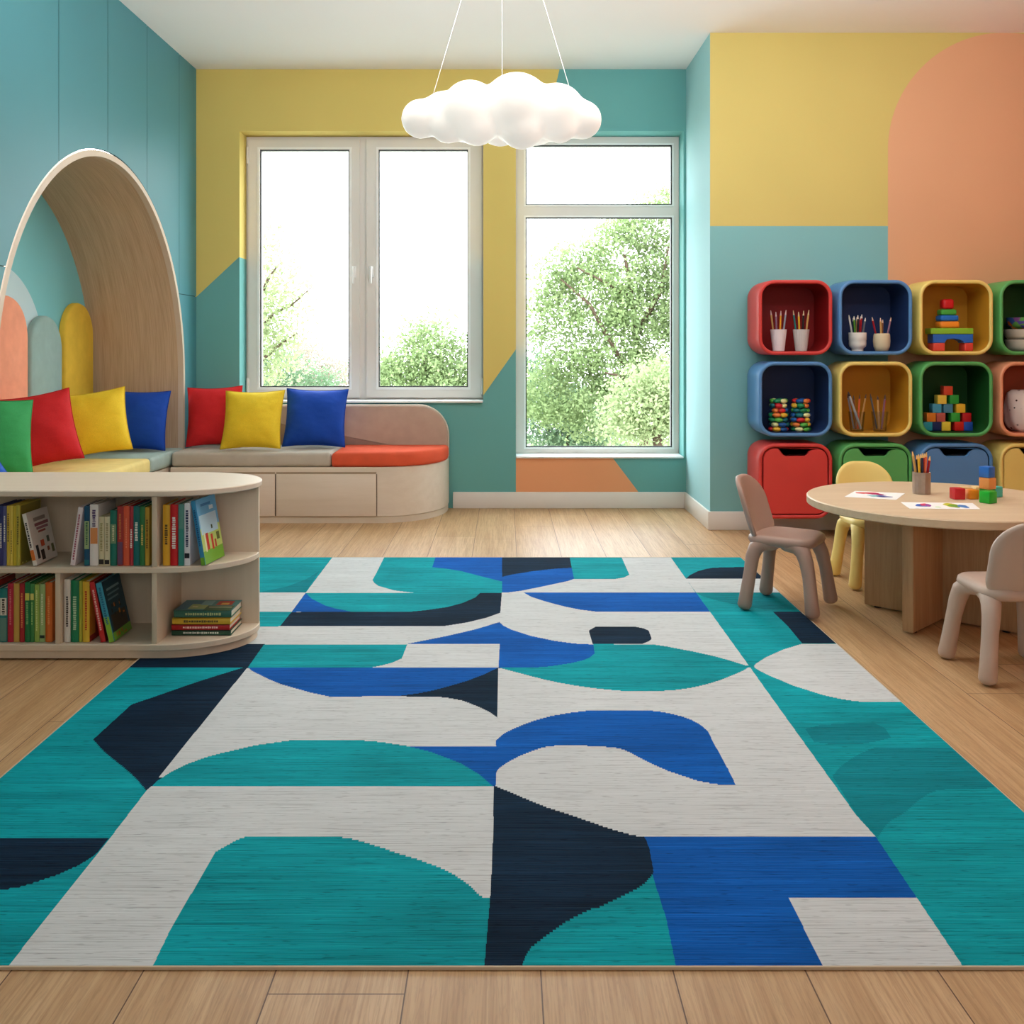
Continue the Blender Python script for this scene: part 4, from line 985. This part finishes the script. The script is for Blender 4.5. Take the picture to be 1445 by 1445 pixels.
paper([(1270.9, 708.6), (1372.5, 710), (1383.3, 718.5), (1283.5, 717.6)],
      [(.26, .5, .10, .26, (60, 110, 200)), (.30, .38, .07, .2, (206, 50, 100)), (.34, .5, .04, .2, (150, 70, 160)), (.66, .42, .09, .3, (206, 200, 40)), (.70, .55, .08, .25, (110, 160, 50)), (.82, .6, .07, .26, (60, 130, 200)), (.45, .75, .04, .08, (180, 230, 160))], 'white sheet with rainbow and yellow blots at the table edge')
# pencil cup on the table
cx_, cy_ = wx(1300.5, 3.90), 3.90
cup('pencil_tumbler', 'grey-brown fluted tumbler of pencils on the play table', 'cup', (cx_, cy_, TZ + .0005), [(.030, 0), (.033, .001), (.0335, .084), (.031, .085), (.0295, .083), (.0295, .005), (.003, .004)], mat('brushed_taupe_metal', (168, 152, 140), .35, .5, .12, 30, metal=.55), .012, 16, seg=96)
fill_cup(cx_, cy_, TZ + .006, .028, .150, ['tan', 'yellow', 'black', 'navy', 'grey', 'coral', 'red', 'crimson'], 'the tumbler on the table', 'pencils in the tumbler on the table', (232, 190, 120), 1.1, rad=.0052)
# toy blocks on the table
def tblock(px, D, s, col, label, rot=0, z=0, m_=None):
    m = MB(); m.box((0, 0, s / 2), (s, s, s), .003)
    o = m.build('wooden_block', m_ or plastic(col), loc=(wx(px, D), D, TZ + .0005 + z)); o.rotation_euler = (0, 0, R(rot)); return tag(o, label, 'toy block', 'toy blocks on the play table')
tblock(1351, 3.765, .042, (206, 34, 44), 'red toy block on the table at the start of the row', 3)
tblock(1362.8, 3.815, .038, (234, 200, 140), 'cream toy block set back between the red and orange blocks', 3)
tblock(1371.5, 3.768, .036, (238, 140, 32), 'orange toy block standing on the table top itself', 3)
tblock(1380.5, 3.83, .038, (240, 206, 138), 'cream toy block set back beside the green blocks', 3)
tblock(1394.3, 3.672, .044, (30, 176, 48), 'bright green toy block in front of the small block tower', 28)
tblock(1393.5, 3.745, .041, (60, 170, 60), 'green toy block carrying the small block tower', 28)
tblock(1393.5, 3.745, .043, (240, 160, 88), 'orange toy block in the middle of the small block tower', 28, .0415)
tblock(1392.6, 3.745, .041, (42, 112, 200), 'blue toy block on top of the small block tower', 32, .0849)
tblock(1404, 3.82, .040, (60, 184, 170), 'turquoise toy block behind the small block tower', 28)

# ------------------------------------------------------------------ chairs
def make_chair(col, label, loc, rz):
    root = thing('toddler_chair', label, 'chair', loc, (0, 0, R(rz)), 'small moulded chairs around the play table')
    cm = mat('moulded_chair_plastic', col, .42, .4, .02)
    o = rrect(.262, .268, .07, 8, 0, -.005); f = lambda P, z, k_=0: [(p[0], p[1], z + k_ * (abs(p[0]) / .13) ** 2) for p in P]
    sc_ = lambda q: [(p[0] * q, p[1] * q) for p in o]
    m = MB(); m.loft([f(sc_(.5), .249), f(inset(o, .022), .251), f(inset(o, .007), .258), f(o, .271), f(inset(o, .004), .284, .002), f(inset(o, .014), .291, .002), f(inset(o, .035), .2915, .001), f(sc_(.52), .288), f(sc_(.25), .2865), f(sc_(.03), .286)])
    m.build('seat', cm, root, angle=180)
    # curved backrest shell
    ow, oh = .262, .262; P = rrect(ow, oh, (.075, .075, .105, .105), 9, 0, oh / 2)
    c0 = (0, oh * .5); m = MB(); rings = []
    def S3(p, off):
        u, v = p[0] / (ow / 2), p[1] / oh
        y = -.128 - .055 * v - .012 * v * v + .034 * u * u + .022 * (1 - v) ** 4
        return (p[0] * (1 - .04 * (1 - v)), y + off, .247 + p[1])
    ringsf, ringsb = [], []
    for s_ in (1.0, .975, .93, .8, .6, .4, .2, .04):
        Q = [(c0[0] + (p[0] - c0[0]) * s_, c0[1] + (p[1] - c0[1]) * s_) for p in P]
        th = .0035 if s_ == 1.0 else (.0085 if s_ == .975 else .0115)
        ringsf.append([S3(p, th) for p in Q]); ringsb.append([S3(p, -th) for p in Q])
    m.loft(list(reversed(ringsb)) + ringsf); m.build('backrest', cm, root, angle=180)
    for sx in (-1, 1):
        for sy in (-1, 1):
            path = [(sx * .094, sy * .020 - .004, .264), (sx * .101, sy * .066 - .004, .260), (sx * .107, sy * .092 - .004, .240), (sx * .113, sy * .105 - .003, .205), (sx * .120, sy * .114, .15), (sx * .129, sy * .124, .075), (sx * .136, sy * .131, .020)]
            m = MB(); m.tube(path, [.026, .029, .0295, .027, .0245, .0255, .0275], 18, round_end=True); m.build('leg', cm, root, angle=180)
    return root
make_chair((172, 141, 126), 'mauve-brown toddler chair standing partly on the rug', (1.122, 3.925, .0056), -122)
make_chair((200, 177, 161), 'pinkish beige toddler chair with its back to the viewer at the table', (1.607, 3.165, .0005), 2)
make_chair((240, 214, 128), 'pale yellow toddler chair on the far side of the play table', (1.625, 4.345, .0005), 180)

# ------------------------------------------------------------------ cloud pendant lamp
LY = 3.80; lk = LY / F
LX0, LZ0 = wx(708.5, LY), wz(166, LY)
lamp = thing('cloud_pendant_lamp', 'glowing white cloud-shaped pendant lamp hung on three thin wires', 'lamp', (LX0, LY, LZ0))
LOB = [(150, 466, 79, 0), (240, 446, 92, .01), (258, 500, 71, -.03), (345, 442, 120, 0), (525, 425, 140, 0), (680, 442, 116, 0), (783, 470, 78, 0), (372, 500, 86, -.06), (545, 512, 90, -.07), (690, 502, 72, -.05), (345, 440, 110, -.06), (460, 470, 95, .05), (600, 460, 100, .06), (525, 430, 120, -.07), (660, 445, 100, -.06)]
t = bmesh.new()
for (zx_, zy_, zr, dy) in LOB:
    px, py, r = 540 + zx_ * .35986, zy_ * .35986, zr * .35986 * lk
    M = Matrix.Translation((wx(px, LY) - LX0, dy, wz(py, LY) - LZ0))
    bmesh.ops.create_icosphere(t, subdivisions=4, radius=r, matrix=M)
me = bpy.data.meshes.new('shade'); t.to_mesh(me); t.free()
ob = bpy.data.objects.new('shade', me); C.objects.link(ob)
rm = ob.modifiers.new('r', 'REMESH'); rm.mode = 'VOXEL'; rm.voxel_size = .009
sm = ob.modifiers.new('s', 'SMOOTH'); sm.iterations = 30; sm.factor = .5
dg = bpy.context.evaluated_depsgraph_get(); me2 = bpy.data.meshes.new_from_object(ob.evaluated_get(dg)); ob.modifiers.clear(); ob.data = me2; me2.name = 'shade'
me2.shade_smooth(); ob.parent = lamp
def cloud_mat():
    b = NB('glowing_cloud_shade'); p = b.xyz(b.obj()); L = []
    for (zx_, zy_) in ((375, 450), (640, 450)):
        bxx, bz = wx(540 + zx_ * .35986, LY) - LX0, wz(zy_ * .35986, LY) - LZ0
        dx, dz = b.math('SUBTRACT', p[0], bxx), b.math('SUBTRACT', p[2], bz)
        d = b.math('SQRT', b.math('ADD', b.math('MULTIPLY', dx, dx), b.math('MULTIPLY', dz, dz)))
        L.append(b.math('MULTIPLY', b.math('MAXIMUM', b.math('SUBTRACT', 1, b.math('DIVIDE', d, .16)), 0), .22))
    st = b.math('ADD', b.math('ADD', L[0], L[1]), .5)
    nz = b.noise(b.obj(), 3, 2)
    c = b.mix(.04, rgb((214, 208, 198)), b.ramp(nz, [(.3, grey(.9)), (.7, grey(1))]))
    return b.set(c, .35, 0, .3, Emission_Color=(1, .955, .88, 1), Emission_Strength=st)
me2.materials.clear(); me2.materials.append(cloud_mat())
cz_ = CEIL - LZ0
wm = mat('thin_steel_wire', (196, 192, 186), .4)
for (px, py) in ((609.5, 132), (708.5, 106), (806.5, 126)):
    m = MB(); a = (wx(px, LY) - LX0, 0, wz(py, LY) - LZ0 - .02); tp_ = ((px - 708.5) * .12 * lk, 0, cz_ - .02)
    m.tube([a, tp_], .0010, 6); m.build('wire', wm, lamp)
m = MB(); m.lathe([(.055, cz_ - .025), (.06, cz_ - .022), (.06, cz_ - .001)], 32); m.build('ceiling_rose', mat('white_lamp_rose', (236, 234, 230), .4), lamp)

# ------------------------------------------------------------------ garden beyond the windows
m = MB(); m.box((0, 30, -1.35), (70, 46, .1)); struct(m.build('ground', mat('lawn', (166, 167, 156), .9, .1, .15, 1.5), smooth=False), 'sunlit lawn outside the windows')
def leaf_mat(name, a, c):
    b = NB(name); f = b.noise(b.pos(), 5.5, 3); g = b.noise(b.pos(), 1.1, 2)
    col = b.mix(f, rgb(a), rgb(c)); col = b.mix(1, col, b.ramp(g, [(.3, grey(.8)), (.7, grey(1.15))]), 'MULTIPLY')
    b.set(col, .6, 0, .2)
    tr = b.n('ShaderNodeBsdfTranslucent'); b.link(col, tr.inputs[0])
    mx = b.n('ShaderNodeMixShader'); mx.inputs[0].default_value = .45
    b.link(b.bsdf.outputs[0], mx.inputs[1]); b.link(tr.outputs[0], mx.inputs[2]); b.link(mx.outputs[0], b.out.inputs[0])
    return b.m
bark = mat('bark', (84, 70, 58), .9, .1, .2, 20)
def foliage(parent, ells, n, size, m_, clump=.22, per=60):
    """leaf quads in clumps inside ellipsoids (cx,cy,cz,rx,ry,rz,weight), local coordinates"""
    vols = np.array([e[3] * e[4] * e[5] * e[6] for e in ells]) ** .8; vols /= vols.sum()
    cents = []
    for e, w_ in zip(ells, vols):
        kk = max(2, int(n * w_ / per))
        d = rng.normal(size=(kk, 3)); d /= np.linalg.norm(d, axis=1)[:, None]
        rad = rng.uniform(.35, 1, kk) ** .5
        cents.append(np.array(e[:3]) + d * rad[:, None] * np.array(e[3:6]))
    cents = np.concatenate(cents)
    P = np.repeat(cents, per, axis=0) + rng.normal(size=(len(cents) * per, 3)) * clump * np.array([1, 1, .75])
    N_ = len(P)
    a = rng.normal(size=(N_, 3)); a /= np.linalg.norm(a, axis=1)[:, None]
    r_ = rng.normal(size=(N_, 3)); bv = np.cross(a, r_); bv /= np.linalg.norm(bv, axis=1)[:, None]
    s = size * rng.uniform(.6, 1.25, N_)[:, None]
    V = np.stack([P - a * s, P + bv * s * .55, P + a * s, P - bv * s * .55], 1).reshape(-1, 3)
    me = bpy.data.meshes.new('foliage')
    me.vertices.add(len(V)); me.vertices.foreach_set('co', V.ravel())
    me.loops.add(len(V)); me.loops.foreach_set('vertex_index', np.arange(len(V)))
    me.polygons.add(N_); me.polygons.foreach_set('loop_start', np.arange(N_) * 4)
    me.update(); me.validate(); me.materials.append(m_)
    o = bpy.data.objects.new('foliage', me); C.objects.link(o); o.parent = parent
def trunk(parent, paths):
    m = MB()
    for pts, r0, r1 in paths:
        n = len(pts); m.tube(pts, [r0 + (r1 - r0) * k_ / (n - 1) for k_ in range(n)], 10)
    m.build('trunk', bark, parent, angle=180)
GZ = -1.3
lf1 = leaf_mat('maple_leaf', (100, 128, 78), (164, 178, 128)); lf2 = leaf_mat('bright_leaf', (132, 152, 104), (184, 194, 150)); lf3 = leaf_mat('deep_leaf', (84, 114, 82), (128, 152, 116)); lf4 = leaf_mat('blossom_leaf', (150, 148, 128), (184, 170, 158))  # greens whitened so the leaf colour itself carries outdoor haze
def tree(name, label, cat, D, px, ells_px, n, size, m_, paths_px=None, clump=.22, group='trees and shrubs outside the windows'):
    """crown ellipses and branches read off the view at depth D"""
    q = D / F; x0 = wx(px, D)
    root = thing(name, label, cat, (x0, D, GZ), group=group)
    ells = [(wx(e[0], D) - x0, (e[5] if len(e) > 5 else 0), wz(e[1], D) - GZ, e[2] * q, max(e[2], e[3]) * q * .8, e[3] * q, e[4]) for e in ells_px]
    foliage(root, ells, n, size, m_, clump)
    if paths_px: trunk(root, [([(wx(x, D) - x0, dy, wz(y, D) - GZ) for (x, y, dy) in pts], r0, r1) for pts, r0, r1 in paths_px])
    else: trunk(root, [([(0, 0, 0), (0, 0, max(.3, ells[0][2]))], .05, .03)])
tree('maple_tree', 'large leafy maple filling the tall window', 'tree', 14, 918,
     [(845, 355, 20, 30, 1), (872, 340, 30, 30, .9), (905, 322, 34, 30, 1), (940, 300, 26, 36, 1), (915, 287, 14, 10, .6), (800, 375, 18, 30, 1), (770, 395, 16, 26, .9), (820, 400, 36, 26, 1), (872, 395, 44, 34, 1), (930, 380, 40, 40, 1), (785, 440, 34, 34, 1), (840, 455, 48, 30, 1), (905, 450, 46, 42, 1), (955, 440, 36, 60, 1), (760, 470, 16, 20, .7), (805, 505, 44, 28, 1), (870, 520, 56, 40, 1), (930, 520, 46, 40, 1), (775, 560, 50, 36, 1), (840, 580, 60, 36, 1), (1010, 420, 60, 110, .7), (757, 425, 8, 12, .5)],
     52000, .031, lf1,
     [([(918, 720, .3), (912, 600, .3), (903, 520, .2), (895, 440, 0), (880, 360, -.1)], .09, .02), ([(908, 540, 0), (870, 500, -.1), (830, 430, -.2), (790, 395, -.2)], .05, .012), ([(900, 470, 0), (930, 410, -.2), (940, 350, -.2)], .05, .012), ([(905, 560, 0), (875, 530, -.3), (850, 525, -.4)], .035, .012), ([(890, 420, 0), (850, 400, -.3), (812, 380, -.3)], .03, .01)], .115)
tree('garden_tree', 'small bright green tree with a brown trunk low in the tall window', 'tree', 11, 928,
     [(915, 565, 45, 38, 1), (885, 590, 34, 28, 1), (945, 545, 40, 40, 1), (955, 590, 40, 30, .8)], 11000, .027, lf2,
     [([(934, 760, 0), (930, 640, 0), (924, 590, 0), (926, 560, 0)], .07, .035), ([(926, 600, 0), (905, 575, 0), (890, 560, 0)], .03, .01)], .13)
tree('shrub', 'round shrub at the bottom of the tall window beside the maple', 'shrub', 16, 800,
     [(775, 575, 45, 45, 1), (830, 580, 50, 38, 1), (750, 540, 26, 40, .8), (810, 620, 60, 22, 1)], 11000, .036, lf3, None, .2)
tree('shrub', 'pale hedge along the foot of the tall window', 'shrub', 20, 830,
     [(760, 640, 60, 14, 1), (860, 640, 70, 20, 1), (950, 640, 70, 20, 1)], 7000, .04, lf2, None, .2)
tree('garden_tree', 'sparse young tree with thin branches in the first casement pane', 'tree', 9.2, 345,
     [(372, 330, 14, 34, .5), (395, 400, 40, 30, .5), (430, 400, 24, 26, .35), (385, 450, 36, 30, .8), (380, 500, 34, 40, 1.3), (360, 420, 20, 90, .8)], 5200, .024, lf2,
     [([(345, 800, 0), (352, 600, 0), (358, 480, 0), (362, 400, 0), (370, 310, 0)], .06, .012), ([(358, 480, 0), (385, 442, 0), (410, 432, 0), (440, 405, 0)], .022, .005), ([(362, 430, 0), (380, 390, 0), (396, 370, 0)], .02, .005), ([(356, 520, 0), (390, 490, 0), (420, 470, 0)], .02, .006)], .12)
tree('garden_shrub', 'pale blossoming shrub low in the first casement pane', 'shrub', 20, 455,
     [(445, 515, 44, 38, 1), (475, 530, 34, 24, 1), (420, 530, 30, 26, 1)], 8000, .03, lf4, None, .14)
tree('garden_shrub', 'green shrub under the sparse young tree', 'shrub', 15.5, 395,
     [(385, 525, 40, 34, 1), (425, 545, 50, 20, 1)], 6000, .028, lf3, None, .15)
tree('garden_tree', 'rounded leafy tree top in the second casement pane', 'tree', 13, 600,
     [(600, 505, 46, 42, 1), (640, 520, 46, 40, 1), (560, 530, 40, 30, 1), (605, 470, 24, 18, .7), (600, 560, 90, 30, 1)], 16000, .029, lf1, None, .15)
m = MB(); m.box((0, 0, .5), (2.2, .6, 1.0), .1); m.box((.1, 0, 1.1), (1.6, .5, .4), .12); o = m.build('garden_wall_block', mat('pale_grey_render', (206, 210, 212), .6), loc=(wx(768, 24), 24, GZ)); tag(o, 'low pale grey garden wall block beyond the shrubs', 'wall block')  # low wall block built for an indistinct pale shape

# ------------------------------------------------------------------ light, world, camera
wd = bpy.data.worlds.new('sky'); bpy.context.scene.world = wd; wd.use_nodes = True; nt = wd.node_tree
bg = nt.nodes['Background']
tc = nt.nodes.new('ShaderNodeTexCoord'); sx = nt.nodes.new('ShaderNodeSeparateXYZ'); nt.links.new(tc.outputs['Generated'], sx.inputs[0])
rpn = nt.nodes.new('ShaderNodeValToRGB'); nt.links.new(sx.outputs[2], rpn.inputs[0])
rpn.color_ramp.elements[0].position = .0; rpn.color_ramp.elements[0].color = (1, 1, 1, 1)
rpn.color_ramp.elements[1].position = .9; rpn.color_ramp.elements[1].color = (.78, .90, 1, 1)
nt.links.new(rpn.outputs[0], bg.inputs[0]); bg.inputs[1].default_value = 8.0
def light(name, kind, loc, rot, energy, col, **kw):
    l = bpy.data.lights.new(name, kind); l.energy = energy; l.color = col
    for k_, v in kw.items(): setattr(l, k_, v)
    o = bpy.data.objects.new(name, l); C.objects.link(o); o.location = loc; o.rotation_euler = rot; return o
light('added_overhead_fill', 'AREA', (.5, 3.6, CEIL - .01), (0, 0, 0), 17, (1, .98, .96), shape='RECTANGLE', size=3.4, size_y=2.4)  # added unseen fill from overhead, not a lamp of the room
light('added_rear_fill', 'AREA', (.2, YREAR + .1, 1.9), (R(98), 0, 0), 40, (.98, .98, 1), shape='RECTANGLE', size=4.6, size_y=1.6)  # added fill behind the camera, lifts the surfaces that face it
light('added_upward_fill', 'AREA', (.5, 3.2, 2.25), (R(146), 0, 0), 66, (.98, .98, 1), shape='RECTANGLE', size=3.6, size_y=.9)  # added unseen fill, brightens ceiling and upper walls; no fixture hangs here
light('sun', 'SUN', (0, 0, 8), (R(38), R(-28), 0), 2.0, (1, .97, .9), angle=R(2))
cam = bpy.data.cameras.new('camera'); co = bpy.data.objects.new('camera', cam); C.objects.link(co)
co.location = (0, 0, H); co.rotation_euler = (R(90), 0, 0)
cam.sensor_width = 36; cam.sensor_fit = 'HORIZONTAL'; cam.lens = 36 * F / 1445
cam.shift_x = (722.5 - VX) / 1445; cam.shift_y = -(722.5 - VY) / 1445
cam.clip_start = .05; cam.clip_end = 200
sc = bpy.context.scene; sc.camera = co
sc.view_settings.view_transform = 'Standard'; sc.view_settings.look = 'None'; sc.view_settings.exposure = 0; sc.view_settings.gamma = 1
